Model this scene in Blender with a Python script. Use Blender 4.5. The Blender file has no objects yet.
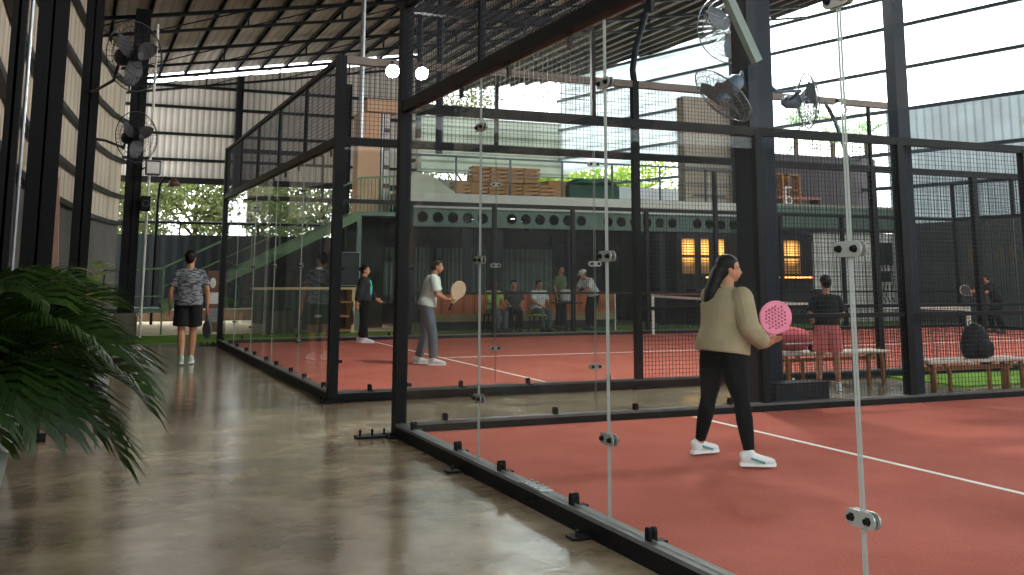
import bpy, bmesh, math, random
from mathutils import Vector, Matrix
random.seed(7)
S = bpy.context.scene
COL = S.collection
V = Vector
PI = math.pi

# ------------------------------------------------------------------ camera
# world axes: +Y runs down the walkway, +X across the courts, z up (metres)
CAM_H, YAW, PITCH, ROLL, F_PX, CY = 1.4515, 0.3988, 0.1574, 0.0032, 1020.45, 111.56
cam = bpy.data.cameras.new('camera')
cam_ob = bpy.data.objects.new('camera', cam)
COL.objects.link(cam_ob)
fw = V((math.sin(YAW) * math.cos(PITCH), math.cos(YAW) * math.cos(PITCH), math.sin(PITCH)))
rt = V((math.cos(YAW), -math.sin(YAW), 0))
up = rt.cross(fw)
rt2 = rt * math.cos(ROLL) + up * math.sin(ROLL)
up2 = -rt * math.sin(ROLL) + up * math.cos(ROLL)
M3 = Matrix((rt2, up2, -fw)).transposed()
cam_ob.matrix_world = Matrix.Translation((0, 0, CAM_H)) @ M3.to_4x4()
cam.sensor_fit = 'HORIZONTAL'
cam.sensor_width = 36
cam.lens = 36 * F_PX / 1024
cam.shift_y = -(287.5 - CY) / 1024
cam.clip_start = 0.05
cam.clip_end = 400
S.camera = cam_ob

# ------------------------------------------------------------------ world, exposure
w = bpy.data.worlds.new('world')
S.world = w
w.use_nodes = True
nt = w.node_tree
bg = nt.nodes['Background']
sky = nt.nodes.new('ShaderNodeTexSky')
sky.sky_type = 'NISHITA'
sky.sun_disc = False
sky.sun_elevation = math.radians(55)
sky.sun_rotation = math.radians(70)
sky.air_density = 1.2
sky.dust_density = 4.0
mixw = nt.nodes.new('ShaderNodeMix')
mixw.data_type = 'RGBA'
mixw.inputs[0].default_value = 0.82          # mostly white overcast
mixw.inputs[7].default_value = (0.93, 0.97, 1.0, 1)
skm = nt.nodes.new('ShaderNodeMix')
skm.data_type = 'RGBA'
skm.blend_type = 'MULTIPLY'
skm.inputs[0].default_value = 1.0
skm.inputs[7].default_value = (0.12, 0.12, 0.12, 1)
nt.links.new(sky.outputs[0], skm.inputs[6])
nt.links.new(skm.outputs[2], mixw.inputs[6])
nt.links.new(mixw.outputs[2], bg.inputs[0])
bg.inputs[1].default_value = 2.6
S.view_settings.view_transform = 'Standard'
S.view_settings.look = 'None'
S.view_settings.gamma = 1
S.view_settings.use_curve_mapping = False
S.view_settings.exposure = 1.35
S.render.film_transparent = False
S.cycles.max_bounces = 10
S.cycles.transparent_max_bounces = 40
S.cycles.diffuse_bounces = 5
S.cycles.glossy_bounces = 4
S.cycles.use_denoising = True
S.cycles.sample_clamp_indirect = 6

# ------------------------------------------------------------------ materials
def lin(c):
    def f(u):
        u /= 255.0
        return u / 12.92 if u <= 0.04045 else ((u + 0.055) / 1.055) ** 2.4
    return (f(c[0]), f(c[1]), f(c[2]), 1)

MATS = {}
def mat(name, rgb, rough=0.6, metal=0.0, var=0.12, scale=6.0, bump=0.0, emit=None, es=0.0, spec=0.3,
        stretch=None, trans=0.0):
    """procedural surface: base colour broken up by object-space noise"""
    if name in MATS:
        return MATS[name]
    m = bpy.data.materials.new(name)
    m.use_nodes = True
    n, l = m.node_tree.nodes, m.node_tree.links
    b = n['Principled BSDF']
    b.inputs['Roughness'].default_value = rough
    b.inputs['Metallic'].default_value = metal
    b.inputs['Specular IOR Level'].default_value = spec
    tc = n.new('ShaderNodeTexCoord')
    mp = n.new('ShaderNodeMapping')
    if stretch:
        mp.inputs['Scale'].default_value = stretch
    nz = n.new('ShaderNodeTexNoise')
    nz.inputs['Scale'].default_value = scale
    nz.inputs['Detail'].default_value = 4
    l.new(tc.outputs['Object'], mp.inputs[0])
    l.new(mp.outputs[0], nz.inputs['Vector'])
    r = n.new('ShaderNodeValToRGB')
    c = lin(rgb)
    r.color_ramp.elements[0].position = 0.3
    r.color_ramp.elements[1].position = 0.7
    r.color_ramp.elements[0].color = (c[0] * (1 - var), c[1] * (1 - var), c[2] * (1 - var), 1)
    r.color_ramp.elements[1].color = (min(1, c[0] * (1 + var)), min(1, c[1] * (1 + var)), min(1, c[2] * (1 + var)), 1)
    l.new(nz.outputs[0], r.inputs[0])
    l.new(r.outputs[0], b.inputs['Base Color'])
    if bump:
        bp = n.new('ShaderNodeBump')
        bp.inputs['Strength'].default_value = bump
        bp.inputs['Distance'].default_value = 0.01
        l.new(nz.outputs[0], bp.inputs['Height'])
        l.new(bp.outputs[0], b.inputs['Normal'])
    if emit:
        b.inputs['Emission Color'].default_value = lin(emit)
        b.inputs['Emission Strength'].default_value = es
    if trans:
        tl = n.new('ShaderNodeBsdfTranslucent')
        mx = n.new('ShaderNodeMixShader')
        mx.inputs[0].default_value = trans
        l.new(r.outputs[0], tl.inputs[0])
        l.new(b.outputs[0], mx.inputs[1])
        l.new(tl.outputs[0], mx.inputs[2])
        l.new(mx.outputs[0], n['Material Output'].inputs[0])
    MATS[name] = m
    return m

def glass_mat(name, tint=(0.945, 0.96, 0.95), haze=0.003, refl=0.014):
    m = bpy.data.materials.new(name)
    m.use_nodes = True
    n, l = m.node_tree.nodes, m.node_tree.links
    n.remove(n['Principled BSDF'])
    out = n['Material Output']
    tr = n.new('ShaderNodeBsdfTransparent'); tr.inputs[0].default_value = (*tint, 1)
    gl = n.new('ShaderNodeBsdfGlossy'); gl.inputs['Roughness'].default_value = 0.01
    df = n.new('ShaderNodeBsdfTranslucent'); df.inputs[0].default_value = (0.75, 0.82, 0.8, 1)
    d2 = n.new('ShaderNodeBsdfDiffuse'); d2.inputs[0].default_value = (0.75, 0.82, 0.8, 1)
    dm = n.new('ShaderNodeMixShader'); dm.inputs[0].default_value = 0.5
    l.new(df.outputs[0], dm.inputs[1]); l.new(d2.outputs[0], dm.inputs[2])
    # patchy diffuse veil painted over the pane to stand in for haze
    tc = n.new('ShaderNodeTexCoord'); nz = n.new('ShaderNodeTexNoise'); nz.inputs['Scale'].default_value = 3
    nz.inputs['Detail'].default_value = 6
    l.new(tc.outputs['Object'], nz.inputs['Vector'])
    mr = n.new('ShaderNodeMapRange'); mr.inputs[1].default_value = 0.35; mr.inputs[2].default_value = 0.75
    mr.inputs[3].default_value = haze * 0.5; mr.inputs[4].default_value = haze * 1.8
    l.new(nz.outputs[0], mr.inputs[0])
    m1 = n.new('ShaderNodeMixShader')
    l.new(mr.outputs[0], m1.inputs[0]); l.new(tr.outputs[0], m1.inputs[1]); l.new(dm.outputs[0], m1.inputs[2])
    lw = n.new('ShaderNodeLayerWeight'); lw.inputs[0].default_value = 0.5
    pw = n.new('ShaderNodeMath'); pw.operation = 'POWER'; pw.inputs[1].default_value = 5
    l.new(lw.outputs['Facing'], pw.inputs[0])
    ma = n.new('ShaderNodeMath'); ma.operation = 'MULTIPLY_ADD'; ma.inputs[1].default_value = 0.42; ma.inputs[2].default_value = refl
    l.new(pw.outputs[0], ma.inputs[0])
    m2 = n.new('ShaderNodeMixShader')
    l.new(ma.outputs[0], m2.inputs[0]); l.new(m1.outputs[0], m2.inputs[1]); l.new(gl.outputs[0], m2.inputs[2])
    l.new(m2.outputs[0], out.inputs[0])
    MATS[name] = m
    return m

STEEL = mat('black_steel', (11, 12, 14), 0.5, 0.0, 0.15, 9, spec=.18)
GREYSTEEL = mat('grey_steel', (74, 84, 92), 0.45, 0.3, 0.1, 5)
RAILTOP = mat('rail_steel', (104, 108, 106), 0.35, 0.4, 0.15, 12)
GALV = mat('galvanised_steel', (150, 155, 155), 0.35, 0.7, 0.1, 8)
PLATE = mat('clamp_plate', (160, 162, 154), 0.3, 0.5, 0.05, 20)
GLASS = glass_mat('tempered_glass')
EDGE = mat('glass_edge', (126, 132, 124), 0.55, 0, 0.05, 5, emit=None)
WIRE = mat('mesh_wire', (34, 38, 42), 0.5, 0.3, 0.1, 4)
BROWNBEAM = mat('painted_beam', (120, 108, 98), 0.5, 0.1, 0.1, 5)
WHITE = mat('white_paint', (225, 225, 218), 0.5, 0, 0.05, 8)
SKIN = mat('skin', (176, 124, 96), 0.5, 0, 0.06, 12)
HAIR = mat('black_hair', (14, 12, 12), 0.55, 0, 0.3, 30, spec=.2, stretch=(6, 6, 0.6))
GREEN = mat('green_paint', (92, 120, 84), 0.5, 0.1, 0.1, 5)

# ------------------------------------------------------------------ mesh builder
class MB:
    def __init__(s):
        s.v = []; s.f = []; s.m = []
    def add(s, vs, fs, mi=0):
        o = len(s.v)
        s.v += [tuple(p) for p in vs]
        s.f += [tuple(i + o for i in f) for f in fs]
        s.m += [mi] * len(fs)
        return s
    def box(s, x0, x1, y0, y1, z0, z1, mi=0):
        vs = [(x, y, z) for z in (z0, z1) for y in (y0, y1) for x in (x0, x1)]
        return s.add(vs, [(0, 2, 3, 1), (4, 5, 7, 6), (0, 1, 5, 4), (2, 6, 7, 3), (0, 4, 6, 2), (1, 3, 7, 5)], mi)
    def cbox(s, c, sz, rot=None, bev=0.0, mi=0):
        """box centred at c with half-extents; optional chamfer"""
        hx, hy, hz = sz[0] / 2, sz[1] / 2, sz[2] / 2
        b = bev
        bm = bmesh.new()
        bmesh.ops.create_cube(bm, size=1)
        for q in bm.verts:
            q.co = V((q.co.x * 2 * hx, q.co.y * 2 * hy, q.co.z * 2 * hz))
        if b > 0:
            bmesh.ops.bevel(bm, geom=list(bm.edges), offset=b, segments=2, affect='EDGES', profile=0.5)
        R = rot.to_matrix() if hasattr(rot, 'to_matrix') else (rot if rot else Matrix.Identity(3))
        bm.verts.ensure_lookup_table()
        vs = [R @ q.co + V(c) for q in bm.verts]
        fs = [tuple(q.index for q in f.verts) for f in bm.faces]
        bm.free()
        return s.add(vs, fs, mi)
    def bar(s, p0, p1, wx, wz=None, mi=0, upv=(0, 0, 1)):
        """rectangular bar from p0 to p1"""
        wz = wz or wx
        p0, p1 = V(p0), V(p1)
        d = (p1 - p0).normalized()
        u = V(upv)
        if abs(d.dot(u)) > 0.95: u = V((0, 1, 0))
        a = d.cross(u).normalized(); b = a.cross(d).normalized()
        vs = []
        for p in (p0, p1):
            for i, j in ((-1, -1), (1, -1), (1, 1), (-1, 1)):
                vs.append(p + a * i * wx / 2 + b * j * wz / 2)
        return s.add(vs, [(0, 3, 2, 1), (4, 5, 6, 7), (0, 1, 5, 4), (1, 2, 6, 5), (2, 3, 7, 6), (3, 0, 4, 7)], mi)
    def tube(s, pts, r, n=8, mi=0, cap=True, sq=1.0, side=None):
        """loft of elliptical rings along a polyline; r may be a list of radii or (ra, rb) pairs"""
        pts = [V(p) for p in pts]
        N = len(pts)
        rr = r if isinstance(r, (list, tuple)) else [r] * N
        vs = []
        prev = V(side) if side else None
        for i, p in enumerate(pts):
            d = (pts[min(i + 1, N - 1)] - pts[max(i - 1, 0)])
            d = d.normalized() if d.length > 1e-9 else V((0, 0, 1))
            if prev is None:
                t = V((0, 0, 1)) if abs(d.z) < 0.9 else V((1, 0, 0))
                prev = d.cross(t).normalized()
            a = (prev - d * prev.dot(d)).normalized()
            b = d.cross(a)
            prev = a
            ra, rb = (rr[i] if isinstance(rr[i], (tuple, list)) else (rr[i], rr[i] * sq))
            for k in range(n):
                t = 2 * PI * k / n
                vs.append(p + a * ra * math.cos(t) + b * rb * math.sin(t))
        fs = []
        for i in range(N - 1):
            for k in range(n):
                k2 = (k + 1) % n
                fs.append((i * n + k, i * n + k2, (i + 1) * n + k2, (i + 1) * n + k))
        if cap:
            fs.append(tuple(range(n))[::-1]); fs.append(tuple((N - 1) * n + k for k in range(n)))
        return s.add(vs, fs, mi)
    def cyl(s, p0, p1, r, n=12, mi=0):
        return s.tube([p0, p1], r, n, mi)
    def ell(s, c, r, R=None, nu=14, nv=9, mi=0):
        vs = []; fs = []
        R = R or Matrix.Identity(3)
        c = V(c)
        for j in range(nv + 1):
            ph = PI * j / nv
            for i in range(nu):
                t = 2 * PI * i / nu
                vs.append(c + R @ V((r[0] * math.sin(ph) * math.cos(t), r[1] * math.sin(ph) * math.sin(t), r[2] * math.cos(ph))))
        for j in range(nv):
            for i in range(nu):
                i2 = (i + 1) % nu
                fs.append((j * nu + i, (j + 1) * nu + i, (j + 1) * nu + i2, j * nu + i2))
        return s.add(vs, fs, mi)
    def cap(s, p0, r0, p1, r1, n=12):
        """tapered capsule with round ends"""
        p0, p1 = V(p0), V(p1)
        d = (p1 - p0)
        L = d.length
        d = d / L if L > 1e-6 else V((0, 0, 1))
        pts = []; rs = []
        for k in (0.02, .3, .6, .85):
            pts.append(p0 - d * r0 * math.sqrt(max(0, 1 - k * k))); rs.append(r0 * k)
        for t in (0, .25, .5, .75, 1):
            pts.append(p0 + d * L * t); rs.append(r0 + (r1 - r0) * t)
        for k in (.85, .6, .3, .02):
            pts.append(p1 + d * r1 * math.sqrt(max(0, 1 - k * k))); rs.append(r1 * k)
        return s.tube(pts, rs, n)
    def ring(s, c, nrm, R, r, n=32, m=6, mi=0, a0=0, a1=2 * PI):
        nrm = V(nrm).normalized()
        t = V((0, 0, 1)) if abs(nrm.z) < 0.9 else V((1, 0, 0))
        u = nrm.cross(t).normalized(); v = nrm.cross(u)
        full = abs(a1 - a0 - 2 * PI) < 1e-6
        K = n if full else n + 1
        vs = []; fs = []
        for i in range(K):
            a = a0 + (a1 - a0) * i / n
            rad = u * math.cos(a) + v * math.sin(a)
            for k in range(m):
                b = 2 * PI * k / m
                vs.append(V(c) + rad * (R + r * math.cos(b)) + nrm * r * math.sin(b))
        for i in range(n):
            i2 = (i + 1) % K
            for k in range(m):
                k2 = (k + 1) % m
                fs.append((i * m + k, i2 * m + k, i2 * m + k2, i * m + k2))
        return s.add(vs, fs, mi)
    def build(s, name, m, parent=None, smooth=False, fix=True):
        me = bpy.data.meshes.new(name)
        me.from_pydata(s.v, [], s.f)
        ms = m if isinstance(m, (list, tuple)) else [m]
        for q in ms: me.materials.append(q)
        if len(ms) > 1: me.polygons.foreach_set('material_index', s.m)
        if fix:
            bm = bmesh.new(); bm.from_mesh(me)
            bmesh.ops.recalc_face_normals(bm, faces=bm.faces)
            bm.to_mesh(me); bm.free()
        if smooth: me.polygons.foreach_set('use_smooth', [True] * len(me.polygons))
        me.update()
        o = bpy.data.objects.new(name, me)
        COL.objects.link(o)
        if parent is not None: o.parent = parent
        return o

def tag(o, label=None, cat=None, group=None, kind=None):
    if label: o['label'] = label
    if cat: o['category'] = cat
    if group: o['group'] = group
    if kind: o['kind'] = kind
    return o
def thing(name, label, cat, loc=(0, 0, 0), rz=0, group=None):
    o = bpy.data.objects.new(name, None)
    o.empty_display_size = 0.1
    COL.objects.link(o)
    o.location = loc; o.rotation_euler = (0, 0, rz)
    return tag(o, label, cat, group)
def struct(o):
    o['kind'] = 'structure'
    return o
def children(o):
    return [c for c in list(COL.objects) if c.parent == o]
def copy_tree(o, parent=None):
    c = o.copy(); COL.objects.link(c); c.parent = parent
    for ch in children(o): copy_tree(ch, c)
    return c

# ------------------------------------------------------------------ dimensions
BX = 2.77                    # plane of the end walls of both courts
YN = 9.18                    # near court: its far side wall
YA, YB = 11.83, 21.83        # second court: its two side walls
def roof_z(x): return 7.58 + 0.164 * x
WP, WD = V((26, 27.3, 0)), V((-0.21, 0.978, 0)).normalized()   # line of the right-hand hall wall
def wall_x(y): return 26 + 0.2147 * (27.3 - y)

# ------------------------------------------------------------------ floor
def floor_material():
    m = bpy.data.materials.new('wet_polished_concrete'); m.use_nodes = True
    n, l = m.node_tree.nodes, m.node_tree.links
    b = n['Principled BSDF']
    tc = n.new('ShaderNodeTexCoord')
    n1 = n.new('ShaderNodeTexNoise'); n1.inputs['Scale'].default_value = 1.3; n1.inputs['Detail'].default_value = 8; n1.inputs['Roughness'].default_value = 0.65
    n2 = n.new('ShaderNodeTexNoise'); n2.inputs['Scale'].default_value = 0.55; n2.inputs['Detail'].default_value = 5
    n3 = n.new('ShaderNodeTexNoise'); n3.inputs['Scale'].default_value = 14; n3.inputs['Detail'].default_value = 4
    for q in (n1, n2, n3): l.new(tc.outputs['Object'], q.inputs['Vector'])
    r = n.new('ShaderNodeValToRGB')
    e = r.color_ramp.elements
    e[0].position = 0.30; e[0].color = lin((96, 84, 66))
    e[1].position = 0.72; e[1].color = lin((176, 162, 138))
    x = r.color_ramp.elements.new(0.5); x.color = lin((136, 122, 100))
    l.new(n1.outputs[0], r.inputs[0]); l.new(r.outputs[0], b.inputs['Base Color'])
    rr = n.new('ShaderNodeMapRange'); rr.inputs[1].default_value = 0.35; rr.inputs[2].default_value = 0.65
    rr.inputs[3].default_value = 0.04; rr.inputs[4].default_value = 0.16
    l.new(n2.outputs[0], rr.inputs[0]); l.new(rr.outputs[0], b.inputs['Roughness'])
    b.inputs['Specular IOR Level'].default_value = 0.75
    mx = n.new('ShaderNodeMath'); mx.operation = 'MULTIPLY_ADD'; mx.inputs[1].default_value = 0.12
    l.new(n3.outputs[0], mx.inputs[0]); l.new(n1.outputs[0], mx.inputs[2])
    bp = n.new('ShaderNodeBump'); bp.inputs['Strength'].default_value = 0.34; bp.inputs['Distance'].default_value = 0.03
    l.new(mx.outputs[0], bp.inputs['Height']); l.new(bp.outputs[0], b.inputs['Normal'])
    return m
struct(MB().box(-4, 30, -7, 22.6, -0.1, 0.0).build('floor', floor_material()))

def turf_material(name, c0, c1):
    m = bpy.data.materials.new(name); m.use_nodes = True
    n, l = m.node_tree.nodes, m.node_tree.links
    b = n['Principled BSDF']; b.inputs['Roughness'].default_value = 0.95; b.inputs['Specular IOR Level'].default_value = 0.1
    tc = n.new('ShaderNodeTexCoord')
    n1 = n.new('ShaderNodeTexNoise'); n1.inputs['Scale'].default_value = 90; n1.inputs['Detail'].default_value = 3
    n2 = n.new('ShaderNodeTexNoise'); n2.inputs['Scale'].default_value = 1.2; n2.inputs['Detail'].default_value = 4
    l.new(tc.outputs['Object'], n1.inputs['Vector']); l.new(tc.outputs['Object'], n2.inputs['Vector'])
    ad = n.new('ShaderNodeMath'); ad.operation = 'MULTIPLY_ADD'; ad.inputs[1].default_value = 0.55
    l.new(n1.outputs[0], ad.inputs[0])
    ml = n.new('ShaderNodeMath'); ml.operation = 'MULTIPLY'; ml.inputs[1].default_value = 0.45
    l.new(n2.outputs[0], ml.inputs[0]); l.new(ml.outputs[0], ad.inputs[2])
    r = n.new('ShaderNodeValToRGB')
    r.color_ramp.elements[0].position = 0.35; r.color_ramp.elements[1].position = 0.65
    r.color_ramp.elements[0].color = lin(c0); r.color_ramp.elements[1].color = lin(c1)
    l.new(ad.outputs[0], r.inputs[0]); l.new(r.outputs[0], b.inputs['Base Color'])
    bp = n.new('ShaderNodeBump'); bp.inputs['Strength'].default_value = 0.4; bp.inputs['Distance'].default_value = 0.005
    l.new(n1.outputs[0], bp.inputs['Height']); l.new(bp.outputs[0], b.inputs['Normal'])
    return m
RED = turf_material('red_court_turf', (158, 82, 68), (184, 106, 92))
GRASS = turf_material('green_turf', (70, 104, 34), (112, 150, 60))
LINE = mat('court_line_white', (235, 232, 225), 0.8, 0, 0.04, 60)

cs = struct(MB().box(BX + .06, 22.7, -0.82, YN - .06, 0.0, 0.035).build('court_surface', RED))
struct(MB().box(BX + 3.02, BX + 3.07, -0.76, YN - .12, 0.035, 0.038).build('court_line', LINE, cs))
struct(MB().box(BX + 3.07, 19.7, 4.15, 4.20, 0.035, 0.0381).build('court_line', LINE, cs))
cs2 = struct(MB().box(BX + .06, 22.7, YA + .06, YB - .06, 0.0, 0.035).build('court_surface', RED))
struct(MB().box(BX + 3.02, BX + 3.07, YA + .12, YB - .12, 0.035, 0.038).build('court_line', LINE, cs2))
struct(MB().box(BX + 16.93, BX + 16.98, YA + .12, YB - .12, 0.035, 0.038).build('court_line', LINE, cs2))
struct(MB().box(BX + 3.07, BX + 16.93, 16.80, 16.85, 0.035, 0.0381).build('court_line', LINE, cs2))

struct(MB().box(-4, 30, 22.6, 25.4, -0.1, 0.012).build('floor_turf_strip', GRASS))
SAND = mat('pale_sandy_paving', (228, 212, 178), 0.85, 0, 0.12, 1.5, 0.2)
struct(MB().box(-4, 8.0, 25.4, 37, -0.1, 0.02).build('floor_sandy_path', SAND))
struct(MB().box(8.0, 30, 25.4, 37, -0.1, 0.02).build('floor_terrace', mat('terrace_paving', (120, 112, 92), 0.8, 0, 0.12, 2)))
struct(MB().box(-40, 80, 37, 90, -0.3, -0.1).build('ground_outside', mat('garden_soil', (110, 112, 80), 0.95, 0, 0.2, 1)))
# green turf at the far end of the gap between the courts
struct(MB().box(10.75, 22, YN + 1.15, YA - .12, 0.0, 0.025).build('floor_gap_turf', GRASS))

# ------------------------------------------------------------------ roof
def corrugated(name, base, pitch=0.2, depth=0.35, rough=0.6, axis='X', trans=0.0, metal=0.0, spec=.2, tr=0.0):
    m = bpy.data.materials.new(name); m.use_nodes = True
    n, l = m.node_tree.nodes, m.node_tree.links
    b = n['Principled BSDF']; b.inputs['Roughness'].default_value = rough; b.inputs['Metallic'].default_value = metal
    b.inputs['Specular IOR Level'].default_value = spec
    tc = n.new('ShaderNodeTexCoord')
    wv = n.new('ShaderNodeTexWave'); wv.bands_direction = axis; wv.wave_type = 'BANDS'
    wv.inputs['Scale'].default_value = 1 / pitch * 0.314; wv.inputs['Distortion'].default_value = 0
    l.new(tc.outputs['Object'], wv.inputs['Vector'])
    nz = n.new('ShaderNodeTexNoise'); nz.inputs['Scale'].default_value = 0.8; nz.inputs['Detail'].default_value = 5
    l.new(tc.outputs['Object'], nz.inputs['Vector'])
    r = n.new('ShaderNodeValToRGB'); c = lin(base)
    r.color_ramp.elements[0].position = 0.3; r.color_ramp.elements[1].position = 0.7
    r.color_ramp.elements[0].color = (c[0] * .85, c[1] * .85, c[2] * .85, 1)
    r.color_ramp.elements[1].color = (min(1, c[0] * 1.1), min(1, c[1] * 1.1), min(1, c[2] * 1.1), 1)
    l.new(nz.outputs[0], r.inputs[0])
    # low bands of the rib wave multiply the base colour darker
    mxr = n.new('ShaderNodeMix'); mxr.data_type = 'RGBA'; mxr.blend_type = 'MULTIPLY'
    r2 = n.new('ShaderNodeValToRGB')
    r2.color_ramp.elements[0].position = 0.0; r2.color_ramp.elements[0].color = (1 - depth, 1 - depth, 1 - depth, 1)
    r2.color_ramp.elements[1].position = 0.35; r2.color_ramp.elements[1].color = (1, 1, 1, 1)
    l.new(wv.outputs[0], r2.inputs[0])
    mxr.inputs[0].default_value = 1
    l.new(r.outputs[0], mxr.inputs[6]); l.new(r2.outputs[0], mxr.inputs[7])
    l.new(mxr.outputs[2], b.inputs['Base Color'])
    bp = n.new('ShaderNodeBump'); bp.inputs['Strength'].default_value = 0.8; bp.inputs['Distance'].default_value = 0.02
    l.new(wv.outputs[0], bp.inputs['Height']); l.new(bp.outputs[0], b.inputs['Normal'])
    if trans:
        tl = n.new('ShaderNodeBsdfTranslucent'); mx = n.new('ShaderNodeMixShader'); mx.inputs[0].default_value = trans
        l.new(mxr.outputs[2], tl.inputs[0]); l.new(b.outputs[0], mx.inputs[1]); l.new(tl.outputs[0], mx.inputs[2])
        last = mx
        if tr:
            tp = n.new('ShaderNodeBsdfTransparent'); m3 = n.new('ShaderNodeMixShader'); m3.inputs[0].default_value = tr
            l.new(mx.outputs[0], m3.inputs[1]); l.new(tp.outputs[0], m3.inputs[2]); last = m3
        l.new(last.outputs[0], n['Material Output'].inputs[0])
    return m

rb = MB()
pl = [(-1.6, -7), (-1.6, 35.0), (11.2, 35.0), (11.2, 46.2), (wall_x(46.2) + .3, 46.2), (wall_x(-7) + .3, -7)]
n_ = len(pl)
rb.add([(x, y, roof_z(x)) for x, y in pl] + [(x, y, roof_z(x) + .05) for x, y in pl],
       [tuple(range(n_))] + [tuple(range(n_, 2 * n_))[::-1]] + [(i, (i + 1) % n_, n_ + (i + 1) % n_, n_ + i) for i in range(n_)])
ROOFM = corrugated('roof_sheet', (176, 168, 162), 0.25, 0.25, 0.6, 'X')
struct(rb.build('ceiling', ROOFM))
PURLIN = mat('purlin_steel', (58, 56, 58), 0.5, 0.3, 0.1, 3)
k = 0
def ordinal(i):
    ones = 'first second third fourth fifth sixth seventh eighth ninth tenth eleventh twelfth thirteenth fourteenth fifteenth sixteenth seventeenth eighteenth nineteenth'.split()
    if i < 19: return ones[i]
    t_, u_ = divmod(i + 1, 10)
    return {2: 'twentieth', 3: 'thirtieth', 4: 'fortieth', 5: 'fiftieth'}[t_] if u_ == 0 else {2: 'twenty', 3: 'thirty', 4: 'forty', 5: 'fifty'}[t_] + '-' + ones[u_ - 1]
x = -1.2
while x < 31:
    yend = 34.9 if x < 11.2 else min(46, 27.3 + (26.2 - x) / 0.2147)
    y0 = -6.8
    if yend > y0 + 1:
        z = roof_z(x) - 0.075
        mbp = MB().box(-.03, .03, 0, yend - y0, -.07, .07).box(-.03, .05, 0, yend - y0, -.07, -.058)
        o = tag(mbp.build('roof_purlin', PURLIN), 'dark lengthwise roof purlin, %s from the left wall' % ordinal(k), 'purlin', 'roof purlins')
        k += 1
        o.location = (x, y0, z)
    x += 0.82

# trusses across the hall
def truss(y, x0, x1, label, tail=None):
    t = thing('roof_truss', label, 'truss', (x0, y, 0), 0, 'roof trusses')
    L = x1 - x0
    a = roof_z(x0) - .17; sl = 0.164
    top = MB().bar((0, 0, a), (L, 0, a + sl * L), .09).build('top_chord', STEEL, t)
    MB().bar((0, 0, a - .42), (L, 0, a + sl * L - .42), .07).build('bottom_chord', STEEL, t)
    web = MB(); xx = 0; up_ = True
    while xx < L - .5:
        web.bar((xx, 0, a + sl * xx - .42), (xx, 0, a + sl * xx), .045)
        web.bar((xx, 0, a + sl * xx - .42), (min(L, xx + 2.4), 0, a + sl * min(L, xx + 2.4)), .03)
        xx += 2.4
    web.build('web_bars', STEEL, t)
    return t
truss(34.7, -1.2, 11.0, 'dark steel truss on top of the far corrugated wall')
truss(30.3, -1.2, 24.9, 'dark lattice roof truss next nearer than the one on the far wall')
truss(25.7, -1.2, 25.9, 'dark lattice roof truss crossing above the terrace edge')
truss(20.9, -1.2, 27.0, 'dark lattice roof truss crossing over the second court')
truss(16.0, -1.2, 28.0, 'dark roof truss over the near half of the second court')

# ------------------------------------------------------------------ back wall (far end of the hall)
CORRW = corrugated('white_corrugated_wall', (186, 178, 166), 0.2, 0.45, 0.6, 'X')
bw = MB()
zt = lambda xx: roof_z(xx) - 0.30
bw.add([(-1.2, 35.0, 4.45), (11.2, 35.0, 4.45), (11.2, 35.0, zt(11.2)), (-1.2, 35.0, zt(-1.2)),
        (-1.2, 35.06, 4.45), (11.2, 35.06, 4.45), (11.2, 35.06, zt(11.2)), (-1.2, 35.06, zt(-1.2))],
       [(0, 1, 2, 3), (7, 6, 5, 4), (0, 4, 5, 1), (1, 5, 6, 2), (2, 6, 7, 3), (3, 7, 4, 0)])
wb = struct(bw.build('wall_back', CORRW))
for i, z in enumerate((5.1, 5.95, 6.85, 7.55)):
    tag(MB().box(-1.2, 11.0, -.05, .05, -.045, .045).build('wall_girt', STEEL), 'dark horizontal girt on the far corrugated wall, %s from the bottom' % ordinal(i), 'girt', 'girts on the far wall').location = (0, 34.9, z)
tag(MB().box(-1.2, 11.0, -.09, .05, -.1, .1).build('wall_girt', STEEL), 'heavier dark beam along the bottom edge of the far corrugated wall', 'beam').location = (0, 34.9, 4.42)
for i, xx in enumerate((4.7, 8.4)):
    c = MB().box(-.11, .11, -.012, .012, 0, 8).box(-.11, -.095, -.11, .11, 0, 8).box(.095, .11, -.11, .11, 0, 8)
    # trim to the roof
    c.v = [(a, b_, min(c_, roof_z(xx) - .2)) for a, b_, c_ in c.v]
    o = tag(c.build('steel_column', STEEL), ('left', 'right')[i] + ' one of the two dark columns against the far corrugated wall', 'column')
    o.location = (xx, 34.7, 0)
DARKWALL = corrugated('dark_panel_wall', (26, 31, 32), 0.35, 0.35, 0.6, 'X')
struct(MB().box(-3, 11.2, 35.0, 35.1, 0, 2.66).build('wall_back_lower', DARKWALL))
tag(MB().cyl((-1.2, 0, 0), (11, 0, 0), .05).box(.95, 1.02, -.03, .03, -.4, 0).box(3.0, 3.06, -.03, .03, -.4, 0).box(5.5, 5.57, -.03, .03, -.4, 0).build('horizontal_rail', STEEL), 'dark rail across the opening in front of the trees', 'rail').location = (0, 35.05, 3.06)
# low planter ledges at the far end of the walkway
LEDGE = mat('ledge_brick', (112, 88, 68), 0.85, 0, 0.25, 5, 0.3)
tag(MB().cbox((0, 0, .16), (7.0, .5, .32), None, .02).build('low_ledge', LEDGE), 'low brown brick ledge along the sandy path', 'ledge').location = (3.6, 32.6, 0.02)
tag(MB().cbox((0, 0, .13), (7.0, .6, .26), None, .02).cbox((0, 0, .28), (7.1, .7, .05), None, .01).build('low_ledge', mat('pale_ledge', (150, 140, 118), 0.8, 0, .15, 4)), 'pale stone ledge behind the brown ledge below the dark wall', 'ledge').location = (3.6, 33.9, 0.02)

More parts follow.
